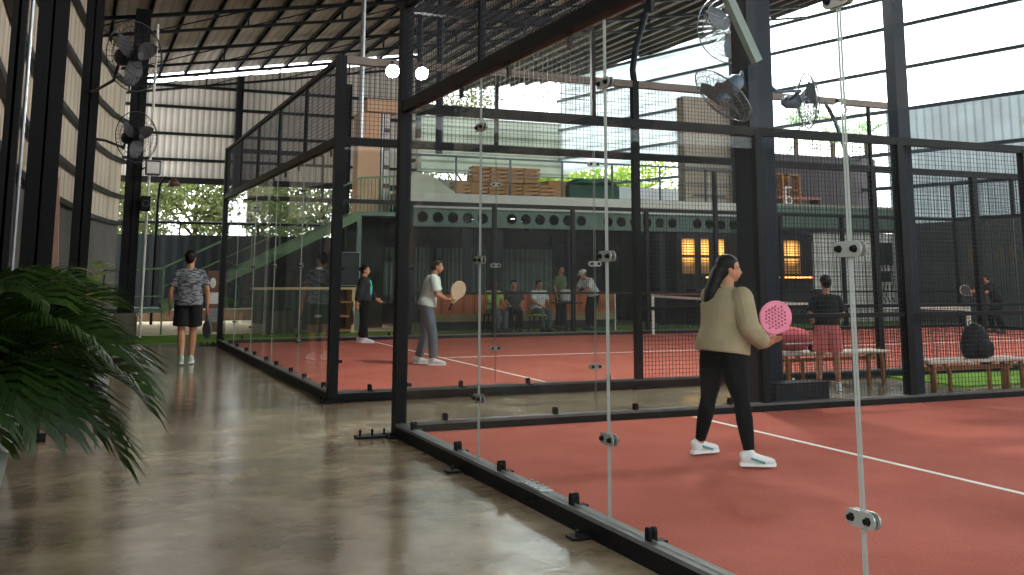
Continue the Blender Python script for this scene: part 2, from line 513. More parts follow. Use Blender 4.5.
# ------------------------------------------------------------------ left wall (curves round towards the back)
LP = [(-1.05, 2), (-1.0, 6), (-0.98, 10), (-0.95, 14), (-.84, 17.5), (-.43, 21.5), (-.12, 24.3), (.2, 27.2), (.62, 29.6), (1.0, 31.0)]
CREAM = corrugated('cream_wall_panel', (196, 182, 160), 0.62, 0.3, 0.65, 'Y')
def strip(z0, z1, m, name, off=0.0, zb=None):
    s_ = MB()
    for (xa, ya), (xb, yb) in zip(LP[:-1], LP[1:]):
        a, b = V((xa, ya, 0)), V((xb, yb, 0))
        nrm = V((b - a).cross(V((0, 0, 1)))).normalized()
        q = nrm * off
        tz = lambda p: (z1 if z1 is not None else roof_z(p.x) - .02)
        o_ = -nrm * .06
        vs = [a + q + V((0, 0, z0)), b + q + V((0, 0, z0)), b + q + V((0, 0, tz(b))), a + q + V((0, 0, tz(a)))]
        vs += [p + o_ for p in vs]
        s_.add(vs, [(0, 1, 2, 3), (7, 6, 5, 4), (0, 4, 5, 1), (1, 5, 6, 2), (2, 6, 7, 3), (3, 7, 4, 0)])
    return s_.build(name, m)
struct(strip(2.75, None, CREAM, 'wall_left'))
struct(strip(0, 2.75, mat('grey_render', (86, 84, 80), 0.85, 0, 0.15, 1.2), 'wall_left_lower', 0.0))
for i, z in enumerate((2.8, 3.55, 4.55, 5.7, 6.8)):
    s_ = MB()
    for (xa, ya), (xb, yb) in zip(LP[:-1], LP[1:]):
        a, b = V((xa, ya, z)), V((xb, yb, z))
        nrm = V((b - a).cross(V((0, 0, 1)))).normalized()
        s_.bar(a + nrm * .07, b + nrm * .07, .11, .11)
    o = s_.build('curved_girt', STEEL)
    tag(o, 'dark steel girt following the curved cream wall, ' + ('lowest', 'second from the bottom', 'middle', 'second from the top', 'topmost')[i] + ' of five', 'girt')

def steel_column(x, y, wx, wy, z1, label, base=None, light_edge=True):
    t = thing('steel_column', label, 'column', (x, y, 0))
    h = MB().box(-wx / 2, wx / 2, -wy / 2, -wy / 2 + .02, 0, z1).box(-wx / 2, wx / 2, wy / 2 - .02, wy / 2, 0, z1).box(-.01, .01, -wy / 2, wy / 2, 0, z1)
    h.box(-wx / 2, wx / 2, -wy / 2 + .02, wy / 2 - .02, 0, .02)
    h.box(-wx / 2 + .01, wx / 2 - .01, -wy / 2 + .015, wy / 2 - .015, .02, z1 - .01)
    h.build('shaft', STEEL, t)
    if base:
        MB().cbox((0, 0, base / 2), (wx + .16, wy + .16, base), None, .02).build('concrete_plinth', mat('plinth_concrete', (104, 96, 86), 0.85, 0, .15, 6), t)
    else:
        MB().cbox((0, 0, .012), (wx + .12, wy + .12, .024), None, .004).build('base_plate', STEEL, t)
    return t
steel_column(-.49, 8.0, .1, .1, roof_z(-.45) - .2, 'slim dark post nearest the left edge of the view')
steel_column(-.34, 10.2, .26, .26, roof_z(-.3) - .2, 'thickest looking dark steel column, second from the left edge')
steel_column(.02, 16.0, .25, .25, roof_z(0) - .2, 'dark steel column third from the left, behind the palm fronds')
steel_column(1.08, 25.0, .34, .34, roof_z(1.1) - .2, 'far dark column on a grey concrete plinth beside the walkway', .55)
# pale conduit pipe; the near upright stands in for the post's lit edge
for nm, x_, y_, r_, lb in (('pipe_and_lit_edge', -.415, 8.02, .012, 'pale strip added as the lit edge of the slim post at the left'),
                           ('pipe_and_lit_edge', 1.40, 24.7, .03, 'pale conduit pipe beside the far plinth column')):
    tag(MB().cyl((0, 0, 0), (0, 0, 7.2), r_, 8).build(nm, WHITE if y_ > 20 else GALV), lb, 'pipe').location = (x_, y_, 0)

# ------------------------------------------------------------------ right hall wall: girts with open sky above, sheeting below
angW = math.atan2(WD.y, WD.x)
def wall_line(y): return V((wall_x(y), y, 0))
girtlabels = ['lowest', 'second', 'third', 'fourth', 'fifth', 'sixth']
for i, z in enumerate((4.42, 5.6, 7.1, 8.55, 10.05, 11.15)):
    a, b = wall_line(6), wall_line(46)
    L = (b - a).length
    o = MB().box(0, L, -.05, .05, -.06, .06).build('wall_girt', GREYSTEEL)
    o.location = (a.x - .12, a.y, z); o.rotation_euler = (0, 0, math.atan2(b.y - a.y, b.x - a.x))
    tag(o, 'grey horizontal steel girt across the bright right wall, %s from the bottom' % girtlabels[i], 'girt')
POLY = corrugated('clear_polycarbonate', (182, 190, 192), 0.3, 0.25, 0.5, 'X', trans=0.5, tr=0.06)
def right_panel(y0, y1, z0, z1, name, m):
    a, b = wall_line(y0), wall_line(y1)
    L = (b - a).length
    tzb = (lambda xx: min(z1, roof_z(xx) - .1))
    s_ = MB().box(0, L, -.01, .01, z0, z1)
    s_.v = [(p[0], p[1], p[2] if p[2] < z1 - .01 else tzb(a.x + (b.x - a.x) * p[0] / L)) for p in s_.v]
    o = s_.build(name, m)
    o.location = (a.x, a.y, 0); o.rotation_euler = (0, 0, math.atan2(b.y - a.y, b.x - a.x))
    return struct(o)
right_panel(-7, 27.6, 0, 7.05, 'wall_right_sheeting', POLY)
POLY2 = corrugated('milky_polycarbonate', (226, 232, 234), 0.5, 0.22, 0.5, 'Z', trans=0.75, tr=0.05)
right_panel(33.4, 46, 6.4, 12, 'wall_right_far_sheeting', POLY2)
LATT = corrugated('milky_slats', (214, 218, 208), 0.42, 0.5, 0.6, 'Z', trans=0.5)
struct(MB().box(11.2, 22.4, 45.9, 46, 6.2, 8.9).build('wall_back_right', LATT))
struct(MB().box(-1.6, 33, -7.1, -7.0, 0, 5.2).build('wall_front_blocker', mat('blocker_paint', (120, 116, 110), .8, 0, .1, 1)))  # unseen wall behind the camera, added to block light from the front
# ------------------------------------------------------------------ building columns beside the courts
def plain_col(x, y, wx, wy, z1, label, m=STEEL, z0=0.0):
    t = thing('steel_column', label, 'column', (x, y, z0))
    h = MB().box(-wx / 2, wx / 2, -wy / 2, wy / 2, 0, z1 - z0)
    h.box(-wx / 2 - .02, wx / 2 + .02, -wy / 2 - .004, -wy / 2 + .012, 0, z1 - z0)
    h.build('shaft', m, t)
    MB().cbox((0, 0, .012), (wx + .14, wy + .14, .024), None, .004).build('base_plate', STEEL, t)
    return t
STEELB = mat('blue_black_steel', (28, 37, 47), 0.5, 0.0, 0.12, 5, spec=.2)
plain_col(7.24, 9.87, .30, .34, roof_z(7.2) - .2, 'thickest blue-black column rising from a black box beside the near court', STEELB)
plain_col(9.07, 9.46, .14, .18, roof_z(9.2) - .2, 'slimmer blue-black column at the left end of the backpack bench', STEELB)
plain_col(18.16, 25.60, .26, .2, roof_z(18) - .2, 'grey column standing on the terrace in front of the concrete block', GREYSTEEL, 3.54)
BOXM = mat('black_box_paint', (30, 31, 34), 0.5, 0, 0.1, 8)
bx_ = thing('black_box', 'low black box at the foot of the thick column', 'box', (7.28, 9.42, 0))
MB().cbox((.06, -.02, .14), (.72, .26, .28), None, .008).build('box_body', BOXM, bx_)
MB().cbox((.06, -.02, .285), (.74, .28, .014), None, .003).build('box_lid', STEEL, bx_)
# diagonal braces high on the columns
tag(MB().bar((0, 0, 0), (.52, 0, -1.0), .1, .1).build('diagonal_brace', mat('pale_green_steel', (128, 146, 138), .5, .1, .1, 5)), 'pale green diagonal brace high on the thick column', 'brace').location = (6.64, 9.64, 4.9)

# ------------------------------------------------------------------ court enclosures
def wire_panel(mb, o, ux, L, z0, z1, step=.052, t=.0042):
    """welded wire grid in the vertical plane through o along ux"""
    o = V(o); ux = V(ux); nn = V((-ux.y, ux.x, 0))
    nx = max(1, round(L / step)); nz = max(1, round((z1 - z0) / step))
    def w_(p, q, side):
        vs = [p - side * t / 2 - nn * t / 2, p + side * t / 2 - nn * t / 2, p + side * t / 2 + nn * t / 2, p - side * t / 2 + nn * t / 2]
        vs += [v + (q - p) for v in vs]
        mb.add(vs, [(0, 1, 5, 4), (1, 2, 6, 5), (2, 3, 7, 6), (3, 0, 4, 7)])
    for i in range(nx + 1):
        p = o + ux * (L * i / nx)
        w_(p + V((0, 0, z0)), p + V((0, 0, z1)), ux)
    for j in range(nz + 1):
        z = z0 + (z1 - z0) * j / nz
        w_(o + V((0, 0, z)), o + ux * L + V((0, 0, z)), V((0, 0, 1)))

def glass_panel(parent, o, ux, L, z0, z1, clips=True, outer=1, clamp_at=None, gap=.008, bolts=True):
    ux = V(ux); nn = V((-ux.y, ux.x, 0)); o = V(o)
    a = o + ux * gap; b = o + ux * (L - gap); t = .006
    vs = [a - nn * t + V((0, 0, z0)), b - nn * t + V((0, 0, z0)), b + nn * t + V((0, 0, z0)), a + nn * t + V((0, 0, z0)),
          a - nn * t + V((0, 0, z1)), b - nn * t + V((0, 0, z1)), b + nn * t + V((0, 0, z1)), a + nn * t + V((0, 0, z1))]
    mb = MB()
    mb.add(vs, [(0, 1, 5, 4), (2, 3, 7, 6)], 0)
    mb.add(vs, [(0, 3, 2, 1), (4, 5, 6, 7), (1, 2, 6, 5), (3, 0, 4, 7)], 1)
    g = mb.build('glass_panel', [GLASS, EDGE], parent, fix=False)
    # steel brackets holding the bottom edge, and the small bolts near the top
    if clips:
        for f_ in (.22, .78):
            c = o + ux * (L * f_)
            cb = MB()
            for sgn in (-1, 1):
                q = c + nn * sgn * .016
                cb.bar(q + V((0, 0, z0 - .02)), q + V((0, 0, z0 + .04)), .042, .018, upv=tuple(nn)); cb.cyl(q + V((0, 0, z0 + .04)) - nn * .009, q + V((0, 0, z0 + .04)) + nn * .009, .021, 12)
            cb.cyl(c - nn * .03 + V((0, 0, z0 + .035)), c + nn * .03 + V((0, 0, z0 + .035)), .012, 8)
            q = c + nn * outer * .05
            cb.bar(q - ux * .03 + V((0, 0, z0 - .012)), q + ux * .03 + V((0, 0, z0 - .012)), .06, .012)
            cb.build('glass_bracket', STEEL, g)
    return g
def clamp(parent, p, ux, big=1.0):
    ux = V(ux); nn = V((-ux.y, ux.x, 0)); p = V(p)
    t = MB()
    for sgn in (-1, 1):
        c = p + nn * sgn * .013
        # rounded plate
        N = 20; L_, H_ = .068 * big, .027 * big
        pr_ = []
        for k in range(N):
            a = 2 * PI * k / N
            sx = (L_ - H_) * (1 if math.cos(a) > 0 else -1)
            pr_.append((sx + H_ * math.cos(a), H_ * math.sin(a)))
        vs = [c + ux * u + V((0, 0, v)) - nn * .003 for u, v in pr_] + [c + ux * u + V((0, 0, v)) + nn * .003 for u, v in pr_]
        t.add(vs, [tuple(range(N)), tuple(range(N, 2 * N))[::-1]] + [(k, (k + 1) % N, N + (k + 1) % N, N + k) for k in range(N)], 0)
    for s2 in (-1, 1):
        c = p + ux * s2 * .038 * big
        t.cyl(c - nn * .034, c + nn * .034, .011, 10, 1)
        t.cyl(c - nn * .022, c + nn * .022, .016, 6, 1)
    return t.build('glass_clamp', [PLATE, STEEL], parent)
def post(parent, p, z1, wd=.09, z0=0.0):
    t = MB().box(p[0] - wd / 2, p[0] + wd / 2, p[1] - wd / 2, p[1] + wd / 2, z0, z1)
    o = t.build('post', STEEL, parent)
    f = MB().cbox((p[0], p[1], z0 + .012), (wd + .15, wd + .15, .02), None, .003)
    for sx in (-1, 1):
        for sy in (-1, 1):
            f.cyl((p[0] + sx * (wd / 2 + .05), p[1] + sy * (wd / 2 + .05), z0 + .02), (p[0] + sx * (wd / 2 + .05), p[1] + sy * (wd / 2 + .05), z0 + .055), .01, 6)
    f.build('foot_plate', STEEL, o)
    return o

def end_wall(label, yfar, npan, x=BX, sign=1, group=None, detail=True):
    """end wall running along -Y from its far corner: glass 3 m high, wire mesh from 3 to 4 m"""
    t = thing('court_end_wall', label, 'court wall', (x, yfar, 0), 0, group)
    d = V((0, -1, 0)); L = 2.0 * npan
    z0 = .125
    r = MB()
    r.box(-.05, .05, -L, 0, .095, .118, 0)
    r.box(-.05, -.04, -L, 0, .012, .095, 1); r.box(.04, .05, -L, 0, .012, .095, 1)
    r.box(-.05, .05, -L, 0, .0, .012, 1)
    r.build('base_rail', [RAILTOP, STEEL], t)
    for k in range(npan):
        glass_panel(t, (0, -2.0 * k, 0), d, 2.0, z0, 2.93, outer=sign)
    MB().box(-.045, .045, -L, 0, 2.95, 3.05).build('beam', STEEL, t)
    MB().box(-.03, .03, -L, 0, 3.96, 4.02).build('top_beam', STEEL, t)
    for k in range(1, npan):
        for z in (.55, 1.55, 2.55):
            clamp(t, (0, -2.0 * k, z), d, 1.15)
    m = MB()
    wire_panel(m, (0, 0, 0), d, L, 3.05, 3.97)
    m.build('mesh_panel', WIRE, t, fix=False)
    for k in range(1, npan + 1):
        MB().box(-.025, .025, -2 * k - .025, -2 * k + .025, 3.05, 3.98).build('mesh_post', STEEL, t)
    # small hangers under the beam and feet plates along the rail
    for k in range(npan):
        for f_ in (.25, .75):
            h = MB().box(.02 * sign - .012, .02 * sign + .012, -2 * k - 2 * f_ - .02, -2 * k - 2 * f_ + .02, 2.86, 2.95)
            h.build('glass_hanger', STEEL, t)
    if detail:
        for yy in (-1.78, -3.84, -5.6, -7.6, -9.2)[:npan]:
            f = MB().cbox((-.11 * sign, yy, .012), (.12, .10, .014), None, .003).cyl((-.12 * sign, yy, .015), (-.12 * sign, yy, .05), .011, 8)
            f.build('anchor_plate', STEEL, t)
        f = MB().cbox((0, -3.02, .122), (.085, .34, .01), None, .002)
        for q in range(4):
            for s_ in (-1, 1):
                f.cyl((s_ * .025, -2.9 - q * .08, .127), (s_ * .025, -2.9 - q * .08, .14), .01, 6)
                f.cyl((-.05 * sign, -2.9 - q * .08, .04 + .02 * s_ + .02), (-.058 * sign, -2.9 - q * .08, .04 + .02 * s_ + .02), .006, 6, 1)
        f.build('splice_plate', [GALV, STEEL], t)
    return t

def side_wall(label, y, s1, outer=-1, brown_to=None, x0=BX, glass=True, top4=4.0, group=None, far_glass=False):
    t = thing('court_side_wall', label, 'court wall', (x0, y, 0), 0, group)
    d = V((1, 0, 0))
    r = MB()
    r.box(0, s1, -.05, .05, .095, .118, 0); r.box(0, s1, -.05, -.04, .0, .095, 1); r.box(0, s1, .04, .05, .0, .095, 1); r.box(0, s1, -.05, .05, 0, .01, 1)
    r.build('base_rail', [RAILTOP, STEEL], t)
    post(t, (0, 0), 4.02, .11)
    for k in (0, 1):
        glass_panel(t, (2.0 * k, 0, 0), d, 2.0, .125, 2.93, outer=outer)
    for z in (.55, 1.55, 2.55): clamp(t, (2, 0, z), d)
    for z in (.45, 1.5, 2.5):
        b = MB().cbox((.075, 0, z), (.06, .05, .035), None, .006).cyl((.085, -.05, z), (.085, .05, z), .016, 8)
        b.build('corner_clamp', STEEL, t)
    MB().box(0, s1, -.04, .04, 2.95, 3.04).build('beam', STEEL, t)
    s = 4.0
    while s <= s1 + .01:
        post(t, (s, 0), (4.02 if (s < 4.5 and brown_to) or (s == 12 and not brown_to) or (s == 14 and brown_to) else 3.0), .09)
        s += 2.0
    m = MB()
    s = 4.0
    while s < s1 - .1:
        L = min(2.0, s1 - s)
        m = MB(); wire_panel(m, (s + .05, 0, 0), d, L - .1, .12, 2.95)
        m.build('mesh_panel', WIRE, t, fix=False)
        MB().box(s + .04, s + L - .04, -.022, .022, .98, 1.03).build('mid_rail', STEEL, t)
        s += 2.0
    e4 = brown_to or 2.0
    m = MB(); wire_panel(m, (.05, 0, 0), d, e4 - .1, 3.05, 3.97)
    m.build('upper_mesh_panel', WIRE, t, fix=False)
    MB().box(0, e4, -.04, .04, 3.93, 4.02).build('top_beam', BROWNBEAM if brown_to else STEEL, t)
    for q in range(1, int(e4 // 2) + 1):
        MB().box(2 * q - .022, 2 * q + .022, -.022, .022, 3.04, 3.94).build('mesh_post', STEEL, t)
    return t
end_wall('glass end wall of the near court, running towards the camera along the walkway', YN, 4)
end_wall('glass end wall of the second court, farther along the walkway', YB, 5, detail=False)
side_wall('side wall of the near court, facing the gap with the benches', YN, 14, 1)
side_wall('side wall of the second court, on the gap side with a brown top beam', YA, 20, -1, brown_to=8.6)
side_wall('far side wall of the second court in front of the seated people', YB, 20, 1)
# a toe bracket outside the near corner, seen on the walkway
tb = MB().cbox((0, 0, .012), (.3, .14, .02), None, .003)
for dx in (-.11, 0, .11): tb.cyl((dx, 0, .02), (dx, 0, .075), .012, 8)
tag(tb.build('floor_bracket', STEEL), 'black bolted floor bracket at the near corner post on the wet concrete', 'bracket').location = (BX - .24, YN + .02, 0)
tb2 = MB().cbox((0, 0, .012), (.3, .14, .02), None, .003)
for dx in (-.11, 0, .11): tb2.cyl((dx, 0, .02), (dx, 0, .075), .012, 8)
tag(tb2.build('floor_bracket', STEEL), 'black bolted floor bracket at the far corner post where the walkway turf begins', 'bracket').location = (BX - .24, YB, 0)
# far end wall of the second court
ew = thing('court_end_wall', 'opposite end wall of the second court below the bright right wall', 'court wall', (22.77, YB, 0))
MB().box(-.05, .05, -10, 0, 0, .118).build('base_rail', STEEL, ew)
MB().box(-.045, .045, -10, 0, 2.95, 3.05).build('beam', STEEL, ew)
MB().box(-.03, .03, -10, 0, 3.95, 4.02).build('top_beam', STEEL, ew)
for k in range(5):
    glass_panel(ew, (0, -2.0 * k, 0), (0, -1, 0), 2.0, .125, 2.93, clips=False)
for k in range(6):
    MB().box(-.04, .04, -2 * k - .04 if k else -.04, -2 * k + .04, 0 if k in (0, 5) else 2.95, 4.0).build('post', STEEL, ew)
m = MB(); wire_panel(m, (0, 0, 0), (0, -1, 0), 10, 3.05, 3.97, .06); m.build('mesh_panel', WIRE, ew, fix=False)
# dark screen wall behind it
struct(MB().box(24.3, 24.45, 6, 25.4, 0, 3.05).build('wall_right_lower', mat('dark_grey_render', (88, 98, 102), 0.8, 0, .1, .8)))

# net of the second court
nt_ = thing('court_net', 'black net with white top band across the second court', 'net', (BX + 10, YA + .25, 0.035))
for yy in (0, 9.5):
    MB().cyl((0, yy, 0), (0, yy, .93), .035, 10).build('net_post', WHITE, nt_)
m = MB()
for i in range(0, 191):
    yy = 9.5 * i / 190
    m.box(-.002, .002, yy - .002, yy + .002, .03, .84)
for j in range(17):
    z = .03 + .81 * j / 16
    m.box(-.002, .002, 0, 9.5, z - .002, z + .002)
m.build('net_mesh', STEEL, nt_, fix=False)
b_ = MB()
for i in range(20):
    y0, y1 = 9.5 * i / 20, 9.5 * (i + 1) / 20
    za, zb = .90 - .04 * math.sin(PI * i / 20), .90 - .04 * math.sin(PI * (i + 1) / 20)
    b_.bar((0, y0, za), (0, y1, zb), .012, .055)
b_.build('net_band', WHITE, nt_)
MB().box(-.006, .006, 4.72, 4.78, 0, .86).build('centre_strap', WHITE, nt_)

# curved light-pole of the second court; its lamp and two unseen poles are added
LAMPM = mat('lit_led_lens', (255, 255, 255), 0.3, 0, 0.01, 3, emit=(255, 255, 250), es=60)
HEADM = mat('added_led_panel', (255, 255, 255), 0.3, 0, 0.01, 3, emit=(255, 252, 244), es=12)
def light_pole(x, y, label, sgn=1, power=700):
    cp = thing('light_pole', label, 'pole', (x, y, 4.02))
    MB().tube([(0, 0, 0), (-.02, 0, .15), (.03, 0, .45), (.18, 0, .9), (.36, 0, 1.5), (.8, 0, 2.2)], .045, 8).build('pole_tube', STEELB, cp, True)
    hd = MB().cbox((.9, .1 * sgn, 2.26), (.42, .36, .07), None, .01).build('lamp_head', STEEL, cp)
    MB().box(.72, 1.08, .1 * sgn - .15, .1 * sgn + .15, 2.21, 2.223).build('lens', HEADM, hd)
    L = bpy.data.lights.new('court_fill_lamp', 'AREA'); L.shape = 'RECTANGLE'; L.size = .36; L.size_y = .3; L.energy = power; L.color = (1, .98, .94)  # lamp out of view, added to brighten the courts
    lo = bpy.data.objects.new('court_fill_lamp', L); COL.objects.link(lo); lo.parent = hd
    lo.location = (.9, .1 * sgn, 2.2); lo.rotation_euler = (.35 * sgn, 0, 0)
    return cp
light_pole(6.77, YA, 'dark light pole leaning outward above the second court side wall', 1, 420)
light_pole(16.77, YA, 'added unseen light pole above the far half of the second court side wall', 1, 420)
light_pole(14.77, YN, 'added unseen light pole above the side wall of the near court', -1, 150)
# floodlights
def floodlight(label, loc, aim, power, r=.082, group=None):
    t = thing('floodlight', label, 'floodlight', loc, 0, group)
    d = V(aim).normalized()
    MB().tube([V((0, 0, 0)) - d * .07, V((0, 0, 0))], [r * .7, r + .015], 16).build('housing', STEEL, t)
    MB().tube([d * .001, d * .012], [r, r * .92], 16).build('lens', LAMPM, t)
    MB().bar((0, 0, .0), (0, .03, .1 + r * .3), .03, .02).build('bracket', STEEL, t)
    L = bpy.data.lights.new('flood', 'SPOT'); L.energy = power; L.spot_size = 2.2; L.spot_blend = .6; L.shadow_soft_size = .08
    L.color = (1, .98, .94)
    lo = bpy.data.objects.new('flood_lamp', L); COL.objects.link(lo); lo.parent = t
    lo.location = d * .05; lo.rotation_euler = d.to_track_quat('-Z', 'Y').to_euler()
    return t
floodlight('left one of the pair of lit floodlights above the corner post', (3.38, YA - .08, 3.87), (-.2, -.9, -.5), 60)
floodlight('right one of the pair of lit floodlights above the corner post', (3.75, YA - .08, 3.87), (-.15, -.9, -.5), 60)
floodlight('single lit floodlight on a bracket above the pink bag bench', (8.02, YN + .10, 3.34), (-.6, -.75, -.3), 60, .075)
tag(MB().bar((0, 0, 0), (-.12, .02, .22), .03).bar((0, 0, 0), (.22, .03, -.5), .03).build('lamp_bracket', GREYSTEEL), 'slanted bracket carrying the single floodlight', 'bracket').location = (8.04, YN + .2, 3.22)

# ------------------------------------------------------------------ overhead conduit poles seen through the mesh
for (x_, y_, z0_, r_, mm, lb) in ((5.11, 20.0, 4.0, .05, GALV, 'pale grey pipe hanging from the roof beside the long light strip'),
                                (6.3, 19.9, 4.2, .06, STEELB, 'dark hanging pipe left of the pair of hanging pipes'),
                                (7.6, 22.4, 4.2, .09, STEELB, 'thicker dark hanging pipe right of the slim one')):
    o = tag(MB().cyl((0, 0, z0_), (0, 0, roof_z(x_) - .05), r_, 8).build('hanging_pipe', mm), lb, 'pipe')
    o.location = (x_, y_, 0)

# ------------------------------------------------------------------ terrace building behind the courts
FY = 25.5
CONC = mat('pale_concrete', (172, 168, 156), 0.85, 0, .1, 2, .1)
DKGLASS = mat('dark_window', (30, 37, 38), 0.15, 0, .15, 1.2)
GREENB = mat('grey_green_steel', (88, 108, 96), 0.5, .2, .1, 3)
deck = thing('terrace_deck', 'upper terrace deck with white edge and grey-green beam pierced by round holes', 'deck', (7.6, FY, 0))
MB().box(.02, 11.0, 0, 3.3, 3.16, 3.52).build('slab', CONC, deck)
MB().box(-.02, 11.02, -.03, 0, 3.14, 3.54).build('fascia', mat('fascia_white', (196, 198, 190), .7, 0, .06, 3), deck)
# castellated beam: web with round holes
def holed_beam(L, z0, z1, hole_r, pitch, gapev):
    mb = MB(); n = 12
    zc = (z0 + z1) / 2; h = (z1 - z0) / 2
    x_ = 0; i = 0
    while x_ + pitch <= L + 1e-6:
        cx = x_ + pitch / 2
        has = (i % gapev) != gapev - 1
        outer = []
        for k in range(n):
            a = 2 * PI * (k + .5) / n
            ca, sa = math.cos(a), math.sin(a)
            f = min((pitch / 2) / max(1e-6, abs(ca)), h / max(1e-6, abs(sa)))
            outer.append((cx + ca * f, 0, zc + sa * f))
        corners = [(cx + pitch / 2, 0, zc + h), (cx - pitch / 2, 0, zc + h), (cx - pitch / 2, 0, zc - h), (cx + pitch / 2, 0, zc - h)]
        if has:
            inner = [(cx + hole_r * math.cos(2 * PI * (k + .5) / n), 0, zc + hole_r * math.sin(2 * PI * (k + .5) / n)) for k in range(n)]
            mb.add(outer + inner, [(k, (k + 1) % n, n + (k + 1) % n, n + k) for k in range(n)])
            # corner slivers
            for c in corners:
                near = sorted(range(n), key=lambda q: (V(outer[q]) - V(c)).length)[:2]
                mb.add([outer[near[0]], outer[near[1]], c], [(0, 1, 2)])
        else:
            mb.add(corners, [(0, 1, 2, 3)])
        x_ += pitch; i += 1
    base = list(mb.v); fb = list(mb.f); nb = len(base)
    mb.add([(a, b + .02, c) for a, b, c in base], [f[::-1] for f in fb])
    mb.box(0, L, -.08, .10, z1 - .02, z1); mb.box(0, L, -.08, .10, z0, z0 + .02)
    return mb
holed_beam(11.0, 2.66, 3.14, .15, .42, 7).build('castellated_beam', GREENB, deck)
for i, xx in enumerate((1.95, 2.85, 5.0, 7.9)):
    c = MB().box(xx - .1, xx + .1, .12, .32, 0, 3.16)
    c.build('column', STEELB, deck)
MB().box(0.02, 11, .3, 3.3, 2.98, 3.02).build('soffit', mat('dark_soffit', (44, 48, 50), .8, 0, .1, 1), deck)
# white pipe columns and the concrete block on the terrace
tag(MB().box(-.19, .19, -.15, .15, 0, 3.5).build('white_pillar', mat('white_pillar_paint', (232, 234, 230), .7, 0, .06, 3)), 'pale pillar behind the woman in khaki, left of the thick column', 'pillar').location = (18.15, FY - .35, 0)
blk = thing('concrete_block', 'plain pale concrete stair block standing on the terrace', 'wall block', (17.62, FY + .2, 3.54))
MB().cbox((0, 0.35, 1.6), (2.3, .4, 3.2), None, .02).build('block_body', mat('raw_concrete', (168, 160, 146), .9, 0, .14, 1.2, .2), blk)
MB().box(-.95, .2, .03, .05, .2, .24).build('joint_strip', GREYSTEEL, blk)
tag(MB().ring((0, 0, 0), (0, 1, 0), .26, .025, 24, 6).build('rope_loop', WHITE), 'white rope loop hanging above the pale pillar', 'rope').location = (18.3, FY - .1, 3.75)
bpy.data.objects['rope_loop'].scale = (.75, 1, 1.25)
tag(MB().cyl((0, 0, 0), (0, 0, .5), .035, 8).cyl((0, 0, .5), (.22, 0, .5), .03, 8).ring((.13, 0, .1), (0, 1, 0), .11, .025, 16, 6).build('pipe_fitting', WHITE), 'small white pipe fitting on the terrace edge right of the thick column', 'pipe').location = (19.7, FY - .15, 3.57)
# glazed room under the deck
room = struct(MB().box(7.6, 16.2, 29.0, 29.1, 0, 3.6).build('wall_glazed', DKGLASS))
fr = MB()
for xx in (7.7, 9.6, 11.4, 13.6, 15.2): fr.box(xx - .06, xx + .06, 28.9, 29.0, 0, 2.6)
fr.box(7.6, 16.2, 28.9, 29.0, 2.2, 2.34)
struct(fr.build('trim_1', STEELB))
CURT = corrugated('grey_curtain', (104, 114, 112), .18, .35, .9, 'X')
for i, (xa, xb, lb) in enumerate(((8.0, 9.5, 'left'), (9.75, 11.3, 'middle'), (11.5, 13.5, 'right'))):
    c = MB()
    N = 40; vs = []
    for k in range(N + 1):
        xx = xa + (xb - xa) * k / N
        yy = .04 * math.sin(k * 1.9)
        vs += [(xx, yy, .6), (xx, yy, 2.2)]
    c.add(vs, [(2 * k, 2 * k + 2, 2 * k + 3, 2 * k + 1) for k in range(N)])
    c.add([(a, b + .02, z) for a, b, z in vs], [(2 * k, 2 * k + 1, 2 * k + 3, 2 * k + 2) for k in range(N)])
    tag(c.build('curtain', CURT), lb + ' grey curtain panel behind the lounge under the terrace', 'curtain', 'lounge curtains').location = (0, 28.8, 0)
# downlights
DL = mat('downlight_lens', (255, 250, 240), .4, 0, .01, 3, emit=(255, 248, 235), es=14)
for i, (xx, yy) in enumerate(((9.2, 26.5), (10.2, 27.2), (11.15, 26.4), (11.9, 27.6), (12.3, 26.6))):
    t = thing('downlight', 'small round downlight under the terrace, %s from the left' % ('first', 'second', 'third', 'fourth', 'fifth')[i], 'downlight', (xx, yy, 2.975), 0, 'terrace downlights')
    MB().ring((0, 0, 0), (0, 0, 1), .06, .012, 16, 6).build('rim', STEEL, t)
    MB().tube([(0, 0, -.012), (0, 0, .004)], .055, 14).build('lens', DL, t)
# ceiling fans under the deck
for i, (xx, yy) in enumerate(((10.0, 26.9), (12.0, 27.3))):
    t = thing('ceiling_fan', ('left', 'right')[i] + ' dark ceiling fan under the terrace slab', 'fan', (xx, yy, 2.72))
    MB().cyl((0, 0, 0), (0, 0, .25), .015, 8).build('down_rod', STEEL, t)
    MB().ell((0, 0, 0), (.1, .1, .06)).build('motor', STEEL, t, True)
    for k in range(3):
        a = 2 * PI * k / 3 + i
        MB().bar((.08 * math.cos(a), .08 * math.sin(a), 0), (.62 * math.cos(a), .62 * math.sin(a), .0), .11, .01).build('blade', GREYSTEEL, t)
# orange counter in the lounge
ORANGE = corrugated('orange_boards', (196, 106, 62), .3, .35, .6, 'X')
oc = thing('lounge_counter', 'long orange boarded counter with tan base behind the seated people', 'counter', (8.3, 25.0, 0.012))
MB().box(0, 5.3, 0, .5, .42, .92).build('counter_front', ORANGE, oc)
MB().box(0, 5.3, .01, .5, .22, .42).build('lower_band', mat('tan_boards', (150, 128, 92), .7, 0, .12, 3), oc)
MB().box(.02, 5.28, .06, .46, 0, .22).build('plinth', mat('dark_plinth', (44, 48, 42), .7, 0, .1, 3), oc)
MB().box(-.02, 5.32, -.03, .52, .92, .95).build('counter_top', STEELB, oc)
